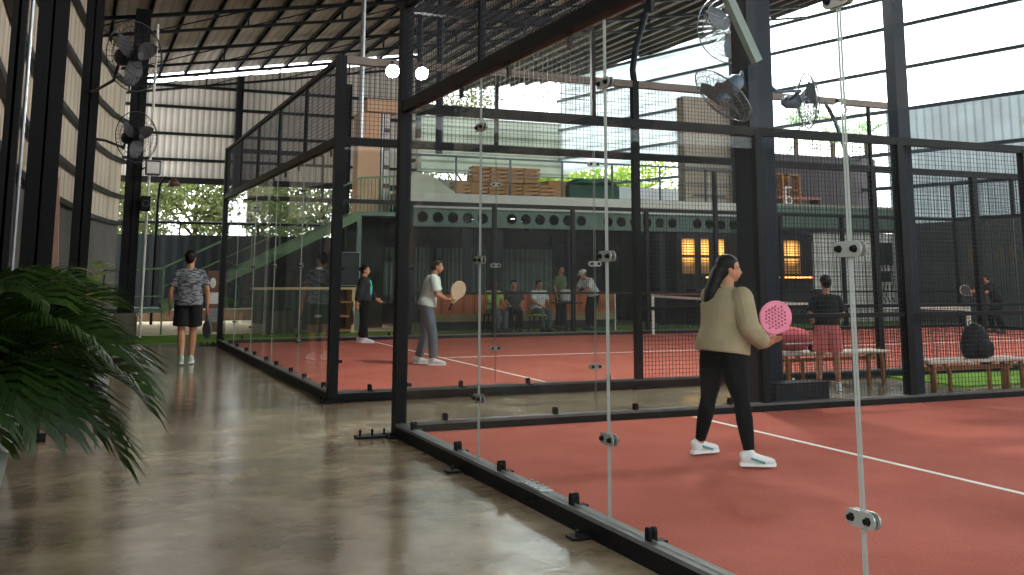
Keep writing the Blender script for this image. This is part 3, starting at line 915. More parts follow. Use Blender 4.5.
# white rail / high table to the right
ht = thing('high_table', 'long narrow high table with white edge beyond the net post', 'table', (12.97, 24.1, 0.012))
MB().box(0, 2.9, -.25, .25, .93, .97).build('table_top', WHITE, ht)
MB().box(.9, 2.88, -.23, .23, .89, .93).build('apron', mat('orange_brown_wood', (150, 92, 58), .6, 0, .15, 4, stretch=(1, 8, 8)), ht)
for xx in (.04, 2.86):
    for yy in (-.2, .2): MB().cyl((xx, yy, 0), (xx, yy, .93), .02, 8).build('leg', WHITE if xx < 1 else STEEL, ht)
# bar facade with warm slatted windows
bar = thing('bar_front', 'dark bar front with warm backlit slatted windows and glowing shelf strip', 'bar', (15.95, FY, 0.02))
DKBOARD = corrugated('dark_boards', (46, 44, 42), .16, .4, .6, 'X')
DK2 = mat('dark_bar_paint', (38, 40, 42), .6, 0, .1, 4)
MB().box(0, 4.85, .1, 3.0, 0, 2.62).build('bar_body', DKBOARD, bar)
MB().box(0, 4.85, 0, .1, 2.45, 2.62).build('bar_lintel', DK2, bar)
warm = []
def warm_mat():
    m = bpy.data.materials.new('backlit_slat_window'); m.use_nodes = True
    n, l = m.node_tree.nodes, m.node_tree.links
    b = n['Principled BSDF']
    tc = n.new('ShaderNodeTexCoord'); wv = n.new('ShaderNodeTexWave'); wv.bands_direction = 'Z'; wv.inputs['Scale'].default_value = 4.2
    l.new(tc.outputs['Object'], wv.inputs['Vector'])
    gr = n.new('ShaderNodeTexGradient'); gr.gradient_type = 'SPHERICAL'
    mp = n.new('ShaderNodeMapping'); mp.inputs['Scale'].default_value = (2.6, 1, 2.0); mp.inputs['Location'].default_value = (0, 0, -.3)
    l.new(tc.outputs['Object'], mp.inputs[0]); l.new(mp.outputs[0], gr.inputs[0])
    mu = n.new('ShaderNodeMath'); mu.operation = 'MULTIPLY'
    r = n.new('ShaderNodeMapRange'); r.inputs[3].default_value = .15; r.inputs[4].default_value = 1.0
    l.new(wv.outputs[0], r.inputs[0]); l.new(r.outputs[0], mu.inputs[0])
    ad = n.new('ShaderNodeMath'); ad.operation = 'MULTIPLY_ADD'; ad.inputs[1].default_value = 2.6; ad.inputs[2].default_value = .10
    l.new(gr.outputs[0], ad.inputs[0]); l.new(ad.outputs[0], mu.inputs[1])
    b.inputs['Base Color'].default_value = lin((120, 84, 48))
    b.inputs['Emission Color'].default_value = lin((255, 178, 84))
    l.new(mu.outputs[0], b.inputs['Emission Strength'])
    return m
WARM = warm_mat()
for i, (xx, ww) in enumerate(((.38, .5), (.95, .34), (1.5, .3), (2.35, .34), (3.1, .2), (4.05, .72))):
    o = MB().box(-ww / 2, ww / 2, -.02, .02, -.55, .55).build('lit_window', WARM, bar)
    o.location = (xx, .08, 1.98)
    f = MB()
    for sx in (-1, 1): f.box(sx * ww / 2 - .03, sx * ww / 2 + .03, -.05, -.02, -.58, .58)
    f.box(-ww / 2, ww / 2, -.05, -.02, .53, .6); f.box(-ww / 2, ww / 2, -.05, -.02, -.6, -.53); f.box(-ww / 2, ww / 2, -.05, -.02, -.06, 0)
    f.build('window_bars', DK2, o)
MB().box(.8, 4.7, -.12, .1, 1.32, 1.35).build('shelf', DK2, bar)
MB().box(.85, 4.65, -.125, -.118, 1.325, 1.36).build('light_strip', mat('warm_strip', (255, 200, 110), .5, 0, .01, 3, emit=(255, 190, 95), es=2.6), bar)
MB().box(.3, 4.8, -.45, .1, 0, 1.0).build('bar_counter', DK2, bar)
tag(MB().box(-.13, .13, -.01, .01, -.24, .24).build('menu_board', mat('pale_cyan_board', (170, 214, 216), .5, 0, .05, 6, emit=(170, 214, 216), es=.35)), 'small pale blue menu board glowing on the bar front behind the woman', 'sign').location = (17.0, FY - .462, 1.16)
struct(MB().box(16.0, 24.3, 28.9, 29.0, 0, 3.45).build('wall_bar_back', mat('dark_bar_wall', (36, 38, 38), .8, 0, .1, 2)))
# right part: pale wall, green fascia, upper dark wall
struct(MB().box(20.8, 24.3, FY, FY + .15, 0, 2.74).build('wall_pale_panels', corrugated('pale_panel_wall', (232, 234, 228), 1.2, .25, .6, 'X')))
MB_ = MB().box(0, 5.5, -.05, 2.5, 2.78, 3.5)
d2 = thing('terrace_edge', 'grey-green terrace edge over the bar and the pale wall', 'terrace', (18.75, FY - .25, 0))
MB_.build('edge_beam', GREENB, d2)
MB().box(0, 5.5, -.1, 2.5, 3.5, 3.56).build('edge_cap', CONC, d2)
MB().box(0, 5.5, -.09, -.05, 2.76, 2.84).build('lower_lip', STEELB, d2)
struct(MB().box(18.9, 26.2, 28.6, 28.75, 3.5, 5.55).build('wall_upper_dark', mat('mauve_grey_wall', (86, 80, 82), .85, 0, .12, 1.5)))
# things on the upper terrace
WOOD = mat('honey_wood', (176, 128, 78), .55, 0, .18, 5, stretch=(1, 1, 9))
for i, xx in enumerate((20.9, 21.55)):
    t = thing('wooden_rack', ('left', 'right')[i] + ' honey wood rack on the upper terrace right of the thick column', 'rack', (xx, 27.4, 3.56))
    for q in (-.22, .22): MB().box(q - .03, q + .03, -.15, .15, 0, 1.15).build('side_panel', WOOD, t)
    for z in (.1, .6, 1.1): MB().box(-.22, .22, -.15, .15, z, z + .04).build('shelf', WOOD, t)
t = thing('red_bench', 'low bench with red and cream top on the upper terrace', 'bench', (20.6, 26.1, 3.56))
MB().box(-.7, .9, -.2, .2, .22, .28).build('bench_top', mat('red_cream_top', (186, 120, 96), .6, 0, .3, 3), t)
for q in (-.6, .8): MB().box(q - .04, q + .04, -.18, .18, 0, .22).build('leg', STEEL, t)
# crates on the terrace
k = 0
for r_ in range(2):
    for i in range(6):
        if r_ == 1 and i in (0, 5): continue
        lb = 'wooden slat crate on the terrace, %s row, %s from the left' % (('lower', 'upper')[r_], ('first', 'second', 'third', 'fourth', 'fifth', 'sixth')[i] if r_ == 0 else ('first', 'second', 'third', 'fourth')[i - 1])
        t = thing('wooden_crate', lb, 'crate', (9.72 + i * .52 + .05 * r_, 26.8, 3.54 + .46 * r_), random.uniform(-.06, .06), 'slat crates on the terrace')
        for q in (-1, 1):
            m = MB()
            for j in range(4): m.box(-.24, .24, q * .2 - .01, q * .2 + .01, .02 + .11 * j, .09 + .11 * j)
            m.build('slat_side', WOOD, t)
            m = MB()
            for j in range(4): m.box(q * .24 - .01, q * .24 + .01, -.19, .19, .02 + .11 * j, .09 + .11 * j)
            m.build('slat_end', WOOD, t)
        MB().box(-.24, .24, -.2, .2, 0, .02).build('crate_base', WOOD, t)
t = thing('tarpaulin_bin', 'dark green tarpaulin-covered skip on the terrace', 'bin', (13.95, 27.2, 3.54))
MB().cbox((0, 0, .25), (1.7, .8, .5), None, .05).build('bin_body', mat('bottle_green_paint', (36, 76, 58), .6, 0, .15, 3), t)
MB().tube([(-.8, 0, .5), (-.4, 0, .62), (0, 0, .58), (.45, 0, .66), (.8, 0, .5)], [(.38, .04), (.4, .1), (.38, .1), (.4, .1), (.36, .04)], 12, side=(0, 1, 0)).build('cover', mat('green_tarp', (44, 98, 72), .7, 0, .2, 4), t, True)
t = thing('wooden_box', 'tan wooden box left of the green skip on the terrace', 'box', (12.84, 27.3, 3.54))
MB().cbox((0, 0, .28), (.6, .6, .56), None, .02).build('box_body', WOOD, t); MB().cbox((0, 0, .58), (.64, .64, .04), None, .01).build('lid', WOOD, t)
# pale tent shaped cover
tm = MB().add([(-.9, -.5, 0), (.75, -.5, 0), (.75, .5, 0), (-.9, .5, 0), (-.35, 0, .62), (.1, 0, .55)],
              [(0, 1, 5, 4), (2, 3, 4, 5), (3, 0, 4), (1, 2, 5), (0, 3, 2, 1)])
tag(tm.build('fabric_cover', mat('pale_canvas', (206, 212, 190), .8, 0, .08, 3)), 'pale canvas cover pitched like a tent at the left end of the terrace', 'cover').location = (8.62, 26.4, 3.54)
# terrace handrail
t = thing('terrace_railing', 'dark terrace railing with thin posts behind the court wall', 'railing', (7.6, FY + .1, 3.54))
MB().bar((0, 0, 1.0), (11, 0, 1.0), .05).build('top_rail', GREYSTEEL, t)
MB().bar((0, 0, .55), (11, 0, .55), .025).build('middle_rail', GREYSTEEL, t)
for i in range(8): MB().bar((i * 11 / 7, 0, 0), (i * 11 / 7, 0, 1.0), .045).build('rail_post', GREYSTEEL, t)
# beige column building left of the terrace
t = thing('plastered_pillar', 'tall peach plastered pillar rising behind the stair landing', 'pillar', (6.98, 26.6, 0))
MB().cbox((0, 0, 4.35), (.62, .5, 2.7), None, .02).build('pillar_shaft', mat('peach_plaster', (206, 170, 138), .8, 0, .1, 1.6), t)
MB().cbox((.36, 0, 5.9), (.9, .56, .34), None, .02).build('pillar_head', mat('peach_plaster_edge', (214, 176, 142), .8, 0, .1, 1.6), t)
struct(MB().box(6.55, 7.6, 26.9, 27.0, 0, 3.0).box(6.55, 7.29, 26.3, 26.95, 2.9, 3.0).build('wall_under_stairs', mat('dark_green_render', (40, 48, 42), .8, 0, .2, 2)))
t = thing('pillar_pipes', 'grey shaft with posters and pipes right of the peach pillar', 'shaft', (7.45, 26.6, 3.02))
MB().box(-.14, .14, -.1, .3, 0, 3.0).build('shaft_body', mat('grey_brown_panel', (98, 92, 90), .7, 0, .2, 2), t)
for i in range(5):
    MB().box(-.02, .12, -.13, -.1, .3 + i * .5, .68 + i * .5).build('poster', mat('poster_white', (206, 206, 200), .7, 0, .25, 9), t)
MB().cyl((-.09, -.14, 0), (-.09, -.14, 3.0), .03, 8).build('pipe', GALV, t)

# green staircase with railings
st = thing('green_staircase', 'green steel staircase climbing to the terrace behind the second court', 'staircase', (1.9, FY, 0))
P0, P1 = V((.0, 0, .62)), V((4.66, 0, 2.91))
MB().bar(P0, P1, .05, .22).bar(P0 + V((0, 1.1, 0)), P1 + V((0, 1.1, 0)), .05, .22).build('stringer', GREEN, st)
for i in range(13):
    p = P0.lerp(P1, (i + .5) / 13)
    MB().box(p.x - .14, p.x + .14, 0, 1.1, p.z - .02, p.z + .01).build('tread', GREENB, st)
rl = MB().bar(P0 + V((0, 0, .95)), P1 + V((0, 0, .95)), .045).bar(P0 + V((0, 0, .5)), P1 + V((0, 0, .5)), .025)
for i in range(8):
    p = P0.lerp(P1, i / 7); rl.bar(p, p + V((0, 0, .95)), .035)
rl.build('handrail', GREEN, st)
MB().box(4.6, 5.68, 0, 1.0, 2.9, 3.0).box(-1.3, .1, 0, 1.3, .52, .62).build('landing', GREENB, st)
r2 = MB().bar((4.66, 0, 3.85), (5.75, 0, 3.95), .05)
for i in range(12): r2.bar((4.66 + i * .095, 0, 3.0), (4.66 + i * .095, 0, 3.86 + i * .008), .02)
r2.build('landing_railing', GREEN, st)
lr = MB().bar((-1.3, 0, 1.48), (0, 0, 1.55), .045).bar((-1.3, 0, .9), (0, 0, .9), .03)
for xx in (-1.3, -.65, 0): lr.bar((xx, 0, 0), (xx, 0, 1.5), .04)
lr.build('lower_railing', GREEN, st)
MB().bar((4.66, .05, 0), (4.66, .05, 2.9), .1).bar((5.7, .05, 0), (5.7, .05, 2.9), .1).build('support_posts', GREENB, st)

# reception counter
rc = thing('reception_counter', 'wooden framed reception counter with shelves seen beyond the corner post', 'counter', (3.9, FY - .6, 0.012))
MB().box(0, 2.45, 0, .6, 1.04, 1.09).build('counter_top', mat('pale_wood', (198, 172, 124), .5, 0, .12, 4, stretch=(1, 8, 8)), rc)
MB().box(0, 1.9, .05, .1, .02, 1.04).build('front_panel', corrugated('dark_green_slats', (52, 62, 52), .2, .5, .6, 'X'), rc)
for xx in (1.95, 2.4): MB().box(xx - .04, xx + .04, 0, .6, 0, 1.04).build('frame_post', mat('pale_wood', ()) if 'pale_wood' in MATS else WOOD, rc)
for z in (.05, .38, .72): MB().box(1.99, 2.36, .02, .58, z, z + .03).build('shelf', WOOD, rc)
MB().box(1.99, 2.36, .55, .58, .05, 1.04).build('back_panel', mat('brown_panel', (92, 66, 48), .6, 0, .1, 3), rc)
t = thing('menu_screen', 'dark rectangular board on the counter beside the corner post', 'screen', (6.2, FY - .25, 1.102))
MB().cbox((0, 0, .45), (.62, .05, .8), None, .01).build('panel', mat('dark_green_board', (34, 44, 42), .3, 0, .1, 3), t)
MB().cbox((0, 0, .45), (.66, .03, .84), None, .01).build('frame', GALV, t)
MB().box(-.2, .2, -.1, .1, 0, .03).build('foot', STEEL, t)
# poster stand near the walking man
ps = thing('poster_stand', 'brown poster stand with two ovals and a square sign beside the walking man', 'sign', (3.06, FY - .5, 0.012))
MB().cbox((0, 0, .78), (.46, .05, 1.4), None, .01).build('board', mat('brown_sign_board', (96, 72, 58), .6, 0, .12, 5), ps)
for q in (-.1, .1): 
    MB().ell((q, -.035, 1.2), (.07, .01, .12)).build('oval_print', mat('pale_print', (198, 196, 188), .6, 0, .1, 9), ps)
MB().box(-.16, .16, -.035, -.025, .72, .98).build('square_print', mat('pale_print', ()) if 'pale_print' in MATS else WHITE, ps)
MB().box(-.18, .18, -.035, -.025, .3, .62).build('grey_print', mat('grey_print', (120, 122, 122), .6, 0, .3, 20), ps)
for q in (-.18, .18): MB().box(q - .02, q + .02, -.15, .15, 0, .1).build('foot', STEEL, ps)
# small equipment by the walkway column
t = thing('speaker', 'small dark loudspeaker hanging beside the far column', 'speaker', (1.32, 24.45, 2.98))
MB().cbox((.02, 0, 0), (.22, .2, .34), None, .02).build('cabinet', STEEL, t); MB().bar((-.05, .1, 0), (-.1, .38, 0), .04).build('bracket', STEEL, t); MB().ring((.02, -.1, 0), (0, 1, 0), .07, .01, 16, 6).build('cone_rim', GREYSTEEL, t)
t = thing('floodlight', 'unlit square floodlight high beside the far column', 'floodlight', (1.45, 24.3, 3.78))
MB().cbox((0, 0, 0), (.34, .14, .34), None, .03).build('housing', GREYSTEEL, t); MB().box(-.13, .13, -.085, -.07, -.13, .13).build('lens', WHITE, t)
MB().bar((-.17, 0, 0), (-.24, .52, 0), .03).build('bracket', STEEL, t)
t = thing('gooseneck_lamp', 'dark gooseneck street lamp in front of the far trees', 'lamp', (2.05, 30.5, 0.02))
MB().tube([(-.05, 0, 0), (-.05, 0, 3.4), (-.02, 0, 3.9), (.12, 0, 4.1), (.3, 0, 4.05)], .04, 8).build('pole', STEEL, t, True)
MB().tube([(.3, 0, 4.1), (.34, 0, 4.0), (.36, 0, 3.85)], [.05, .13, .19], 14).build('shade', mat('brown_shade', (96, 72, 62), .5, .2, .1, 6), t, True)
t = thing('electrical_box', 'black electrical box with hanging cables on the pale wall', 'box', (23.5, FY - .1, 2.1))
MB().cbox((0, 0, 0), (.5, .16, .7), None, .01).build('box_body', STEEL, t)
MB().cbox((.0, 0, -.7), (.34, .14, .34), None, .01).build('meter', STEEL, t)
for q in (-.15, .0, .2): MB().tube([(q, -.02, -.3), (q + .05, -.04, -.8), (q - .05, -.03, -1.3), (q + .1, 0, -1.5)], .015, 6).build('cable', STEEL, t)

# ------------------------------------------------------------------ benches, bags
BW = mat('varnished_bench_wood', (150, 104, 62), .5, 0, .16, 6, stretch=(1, 1, 6))
def bench(x, y, L, label, legs=None, rz=0):
    t = thing('wooden_bench', label, 'bench', (x, y, 0), rz, 'wooden benches between the courts')
    MB().cbox((L / 2, 0, .44), (L, .36, .035), None, .008).build('seat', mat('pale_bench_top', (196, 186, 168), .5, 0, .1, 6, stretch=(1, 8, 8)), t)
    for q in (0, 1):
        xb = .1 if q == 0 else L - .1
        for s2 in (-1, 1):
            lg = MB().tube([(xb, s2 * .14, 0), (xb, s2 * .14, .32), (xb + (.0), s2 * .12, .425)], [(.03, .022)] * 3, 8)
            sg = 1 if q == 0 else -1
            lg.tube([(xb + sg * .24, s2 * .14, 0), (xb + sg * .24, s2 * .14, .34), (xb + sg * .15, s2 * .14, .42)], [(.028, .02)] * 3, 8)
            lg.build('leg', BW, t, True)
    MB().bar((.1, 0, .35), (L - .1, 0, .35), .03, .05).build('stretcher', BW, t)
    return t
bench(8.33, 11.08, 1.75, 'wooden bench carrying the pink bag, right of the thick column')
bench(9.22, 9.52, 1.6, 'wooden bench carrying the black backpack at the right edge')
PINKB = mat('dusty_pink_fabric', (176, 84, 88), .7, 0, .15, 8)
pb = thing('pink_bag', 'dusty pink duffel bag on the bench beside the thick column', 'bag', (8.58, 11.06, .458))
MB().tube([(-.24, 0, .13), (-.2, 0, .16), (0, 0, .17), (.2, 0, .15), (.26, 0, .12)], [(.06, .08), (.15, .13), (.17, .16), (.15, .14), (.06, .08)], 14).build('bag_body', PINKB, pb, True)
MB().ring((-.0, -.1, .24), (0, 1, .15), .13, .014, 20, 6, a0=0, a1=PI).build('handle', PINKB, pb, True)
MB().ring((.02, .1, .24), (0, 1, -.15), .13, .014, 20, 6, a0=0, a1=PI).build('handle', PINKB, pb, True)
MB().bar((-.2, -.165, .12), (.2, -.165, .12), .006, .012).build('zip', WHITE, pb)
t = thing('small_pouch', 'small dark pouch on the bench between the pink bag and the player in pink shorts', 'pouch', (9.0, 11.05, .458))
MB().cbox((0, 0, .05), (.22, .14, .1), None, .03).build('pouch_body', STEEL, t); MB().cyl((-.1, -.05, .11), (-.04, -.05, .11), .03, 8).build('ball', mat('white_ball', (220, 220, 210), .7, 0, .05, 9), t)
BLK = mat('black_fabric', (22, 22, 25), .75, 0, .2, 8)
bp_ = thing('black_backpack', 'black backpack with straps standing on the bench at right', 'backpack', (10.13, 9.50, .458))
MB().tube([(0, 0, .0), (0, 0, .03), (0, 0, .14), (-.01, 0, .26), (-.03, 0, .34), (-.05, 0, .385), (-.06, 0, .40)], [(.15, .10), (.19, .13), (.2, .14), (.185, .13), (.14, .10), (.08, .06), (.02, .02)], 16, side=(1, 0, 0)).build('pack_body', BLK, bp_, True)
MB().tube([(0, -.14, .04), (0, -.15, .05), (0, -.155, .13), (0, -.15, .2), (0, -.14, .22)], [(.02, .01), (.12, .03), (.13, .04), (.11, .03), (.02, .01)], 12, side=(1, 0, 0)).build('front_pocket', BLK, bp_, True)
MB().tube([(.14, .02, .3), (.22, .03, .22), (.26, .02, .1), (.24, 0, .01)], [(.02, .006)] * 4, 6).build('strap', BLK, bp_, True)
MB().ring((-.06, 0, .41), (0, 1, 0), .035, .008, 14, 6).build('grab_loop', mat('grey_webbing', (130, 130, 130), .7, 0, .1, 9), bp_, True)
t = thing('water_bottle', 'clear water bottle on the floor right of the black box', 'bottle', (7.86, 10.1, 0))
MB().tube([(0, 0, 0), (0, 0, .01), (0, 0, .17), (0, 0, .2), (0, 0, .225)], [.025, .032, .032, .016, .014], 12).build('bottle_body', mat('clear_plastic', (190, 205, 205), .15, 0, .05, 5), t, True)
MB().cyl((0, 0, .225), (0, 0, .245), .016, 10).build('cap', WHITE, t)

# ------------------------------------------------------------------ wall fans
FANM = mat('fan_wire', (104, 112, 116), .4, .5, .1, 6)
FAND = mat('fan_dark', (24, 26, 28), .5, .3, .1, 6)
def wall_fan(loc, d, arm, label, r=.36, cage=FANM, arm_pts=None, body=None):
    t = thing('wall_fan', label, 'fan', loc)
    d = V(d).normalized()
    u = d.cross(V((0, 0, 1))).normalized(); v = u.cross(d)
    body = body or FAND
    mb = MB()
    for off, R in ((.09, r * .35), (.085, r * .62), (.05, r * .86), (-.06, r * .7), (-.085, r * .4)):
        mb.ring(d * off, d, R, .0042, 40, 4)
    mb.ring(d * .0, d, r, .008, 48, 6)
    for k in range(36):
        a = 2 * PI * k / 36
        rad = u * math.cos(a) + v * math.sin(a)
        mb.tube([d * .095 + rad * r * .12, d * .09 + rad * r * .5, d * .05 + rad * r * .86, rad * r], .0028, 4, cap=False)
        mb.tube([d * -.1 + rad * r * .16, d * -.085 + rad * r * .5, d * -.05 + rad * r * .86, rad * r], .002, 4, cap=False)
    mb.build('cage', cage, t)
    for k in range(3):
        a = 2 * PI * k / 3 + .4
        bl = MB()
        pts = []
        for q in range(6):
            rr = r * (.15 + .7 * q / 5)
            aa = a + .25 * q / 5
            w_ = r * (.10 + .16 * math.sin(PI * min(1, (q + .6) / 5.5)))
            c = (u * math.cos(aa) + v * math.sin(aa)) * rr
            tn = (-u * math.sin(aa) + v * math.cos(aa))
            pts.append((c - tn * w_ + d * .03, c + tn * w_ - d * .03))
        vs = [p for pr_ in pts for p in pr_] + [p + d * .004 for pr_ in pts for p in pr_]
        fs = [(2 * q, 2 * q + 2, 2 * q + 3, 2 * q + 1) for q in range(5)] + [(12 + 2 * q, 12 + 2 * q + 1, 12 + 2 * q + 3, 12 + 2 * q + 2) for q in range(5)]
        bl.add(vs, fs).build('blade', mat('fan_blade', (120, 130, 136), .4, .3, .1, 5) if cage is FANM else mat('fan_blade_dark', (62, 62, 64), .4, .2, .1, 5), t, True)
    MB().cyl(-d * .04, d * .11, r * .12, 16).build('hub', body, t)
    MB().tube([-d * .08, -d * .12, -d * .26, -d * .32], [r * .16, r * .26, r * .25, r * .12], 16).build('motor', body, t, True)
    pts = [(-d * .26)] + [V(a) - V(loc) for a in arm]
    MB().tube(pts, .022, 8).build('arm', body, t, True)
    return t
wall_fan((.53, 14.0, 4.25), (.62, -.75, -.05), [(.3, 14.5, 4.0), (.08, 15.2, 3.95), (.02, 15.87, 4.05)], 'upper dark wall fan on the left, with a large round cage', .46, FAND)
wall_fan((.78, 17.8, 3.66), (.6, -.8, 0), [(.6, 18.1, 3.5), (.3, 17.6, 3.55), (.05, 16.13, 3.4)], 'lower left wall fan under the upper dark one', .42, FAND)
wall_fan((6.73, 9.72, 3.48), (-.68, .10, -.70), [(7.0, 9.72, 3.78), (7.08, 9.78, 3.6)], 'edge-on wall fan tilted to the left on the thick column', .40, FANM, body=mat('fan_blue_grey', (92, 110, 124), .5, .2, .1, 5))
wall_fan((8.14, 9.98, 3.56), (.75, -.30, .05), [(7.85, 9.75, 3.62), (7.55, 9.8, 3.6), (7.4, 9.86, 3.75)], 'wall fan to the right of the thick column with a blue-grey motor', .34, FANM, body=mat('fan_blue_grey', ()) if 'fan_blue_grey' in MATS else FAND)
wall_fan((8.1, 11.4, 4.80), (-.35, -.9, -.1), [(8.15, 11.65, 4.9), (7.9, 11.0, 5.15), (7.36, 10.05, 5.15)], 'highest wall fan hanging left of the thick column', .50, FANM)

# ------------------------------------------------------------------ outdoor trees
BARK = mat('tree_bark', (92, 76, 58), .9, 0, .2, 6, .3)
def leafmat(name, rgb, rgb2):
    m = bpy.data.materials.new(name); m.use_nodes = True
    n, l = m.node_tree.nodes, m.node_tree.links
    b = n['Principled BSDF']; b.inputs['Roughness'].default_value = .5
    oi = n.new('ShaderNodeTexNoise'); oi.inputs['Scale'].default_value = 1.7; oi.inputs['Detail'].default_value = 6
    tc = n.new('ShaderNodeTexCoord'); l.new(tc.outputs['Object'], oi.inputs['Vector'])
    r = n.new('ShaderNodeValToRGB'); r.color_ramp.elements[0].position = .35; r.color_ramp.elements[1].position = .65
    r.color_ramp.elements[0].color = lin(rgb); r.color_ramp.elements[1].color = lin(rgb2)
    l.new(oi.outputs[0], r.inputs[0]); l.new(r.outputs[0], b.inputs['Base Color'])
    tl = n.new('ShaderNodeBsdfTranslucent'); l.new(r.outputs[0], tl.inputs[0])
    mx = n.new('ShaderNodeMixShader'); mx.inputs[0].default_value = .45
    l.new(b.outputs[0], mx.inputs[1]); l.new(tl.outputs[0], mx.inputs[2]); l.new(mx.outputs[0], n['Material Output'].inputs[0])
    MATS[name] = m
    return m
LEAF = leafmat('tree_leaf', (70, 84, 46), (128, 138, 78))
LEAFB = leafmat('bright_leaf', (120, 150, 50), (186, 205, 90))
def tree(x, y, h, r, label, nleaf=1400, m=LEAF, z0=-.1, ls=.16, low=.35):
    t = thing('broadleaf_tree', label, 'tree', (x, y, z0), random.uniform(0, 6), 'trees outside the hall')
    tr = MB().tube([(0, 0, 0), (.05, 0, h * .3), (0, .06, h * .55), (.1, 0, h * .8)], [.16, .12, .09, .03], 8)
    for k in range(6):
        a = k * 1.05
        tr.tube([(0, 0, h * (.3 + .07 * k)), (math.cos(a) * r * .5, math.sin(a) * r * .5, h * (.45 + .07 * k)), (math.cos(a) * r * .8, math.sin(a) * r * .8, h * (.5 + .07 * k))], [.06, .04, .015], 6)
    tr.build('trunk', BARK, t, True)
    lf = MB()
    cl = []
    for k in range(26):
        a = random.uniform(0, 2 * PI); u = random.uniform(-1, 1); q = random.random() ** .4
        s_ = math.sqrt(1 - u * u)
        cl.append(V((r * q * s_ * math.cos(a), r * q * s_ * math.sin(a), h * (low + 1) / 2 + h * (1 - low) / 2 * q * u)))
    for k in range(nleaf):
        c = random.choice(cl) + V([random.gauss(0, r * .2) for _ in range(3)])
        d = V([random.gauss(0, 1) for _ in range(3)]).normalized(); s_ = d.cross(V((random.gauss(0, 1), random.gauss(0, 1), .3))).normalized()
        L = ls * random.uniform(.7, 1.4)
        lf.add([c, c + d * L * .5 + s_ * L * .28, c + d * L, c + d * L * .5 - s_ * L * .28], [(0, 1, 2, 3)])
    lf.build('crown', m, t, fix=False)
    return t
tl_ = [(1.5, 40, 6.2, 1.9, 'tree seen at the left end of the opening under the far wall', LEAF), (4.2, 42, 6.6, 2.2, 'tree seen above the walking man under the far wall', LEAF),
       (6.6, 41, 5.8, 2.0, 'tree seen through the second court end glass', LEAF), (9.4, 43, 6.4, 2.2, 'tree behind the peach pillar', LEAF),
       (18.6, 50, 11.4, 2.6, 'tall tree seen above the milky slats', LEAF), (15.2, 50, 9.6, 2.2, 'tall tree left of the one above the milky slats', LEAF),
       (23.6, 51.5, 8.2, 2.6, 'bright yellow-green tree behind the left side of the concrete block', LEAFB), (28.6, 51.5, 8.0, 2.6, 'bright yellow-green tree immediately left of the concrete block', LEAFB),
       ]
for x_, y_, h_, r_, lb, m_ in tl_: tree(x_, y_, h_, r_, lb, 6000 if m_ is LEAFB else 5200, m_, ls=.3 if m_ is LEAFB else .17)
struct(MB().box(12, 34, 46.9, 47.1, 0, 5.95).build('wall_neighbour', mat('neighbour_grey_wall', (122, 122, 124), .85, 0, .1, 1)))
def palm_tree(x, y, h, label, n=13, L=2.0):
    t = thing('palm_tree', label, 'palm', (x, y, -.1), 0, 'palms beyond the dark upper wall')
    MB().tube([(0, 0, 0), (.1, 0, h * .5), (.05, 0, h)], [.16, .12, .1], 10).build('trunk', BARK, t, True)
    for k in range(n):
        a = 2 * PI * k / n + random.uniform(-.2, .2); e = random.uniform(.15, 1.1)
        frond_mesh(V((.05, 0, h)), a, e, L * random.uniform(.8, 1.1), 24, .42).build('frond', LEAFP2, t, fix=False)
def frond_mesh(c, a, e, L, nl, ll, droop=.9, wd=.03, stem=.008, vdir=.3):
    """arching pinnate frond: rachis with paired leaflets"""
    mb = MB()
    hd_ = V((math.cos(a), math.sin(a), 0)); sd = V((-math.sin(a), math.cos(a), 0))
    pts = []; p = V(c); el = e
    N = 14
    for i in range(N + 1):
        pts.append(p.copy())
        p = p + (hd_ * math.cos(el) + V((0, 0, math.sin(el)))) * (L / N)
        el -= droop * 2.0 / N * (.35 + i / N)
    mb.tube(pts, [stem * (1.2 - .9 * i / N) for i in range(N + 1)], 5)
    for i in range(nl):
        f = .16 + .84 * (i + .5) / nl
        q = f * N; j = min(N - 1, int(q)); bse = pts[j].lerp(pts[j + 1], q - j)
        tg = (pts[j + 1] - pts[j]).normalized()
        upn = sd.cross(tg).normalized()
        if upn.z < 0: upn = -upn
        l_ = ll * (.45 + .75 * math.sin(PI * min(1, f * .9 + .08))) * random.uniform(.88, 1.1)
        for s_ in (-1, 1):
            d = (tg * (.55 + .5 * f) + sd * s_ * (1.0 - .35 * f) + upn * vdir).normalized()
            d2_ = (d + V((0, 0, -.55))).normalized()
            m1 = bse + d * l_ * .5; tip = m1 + d2_ * l_ * .55
            wv = tg.cross(d).normalized().cross(d).normalized() * wd / 2
            mb.add([bse + wv * .4, bse - wv * .4, m1 - wv, m1 + wv, tip], [(0, 1, 2, 3), (3, 2, 4)])
    return mb
LEAFP = leafmat('palm_leaf', (22, 44, 12), (58, 88, 28))
LEAFP2 = leafmat('palm_leaf_light', (82, 128, 56), (140, 176, 90))
for x_, y_, h_, lb in ((27.0, 34.0, 7.3, 'palm between the thick column and the single floodlight'), (28.9, 34.0, 7.1, 'palm right of the single floodlight behind the dark upper wall'), (30.7, 34.0, 7.4, 'palm rightmost of the three behind the dark upper wall')):
    palm_tree(x_, y_, h_, lb, 18, 2.3)

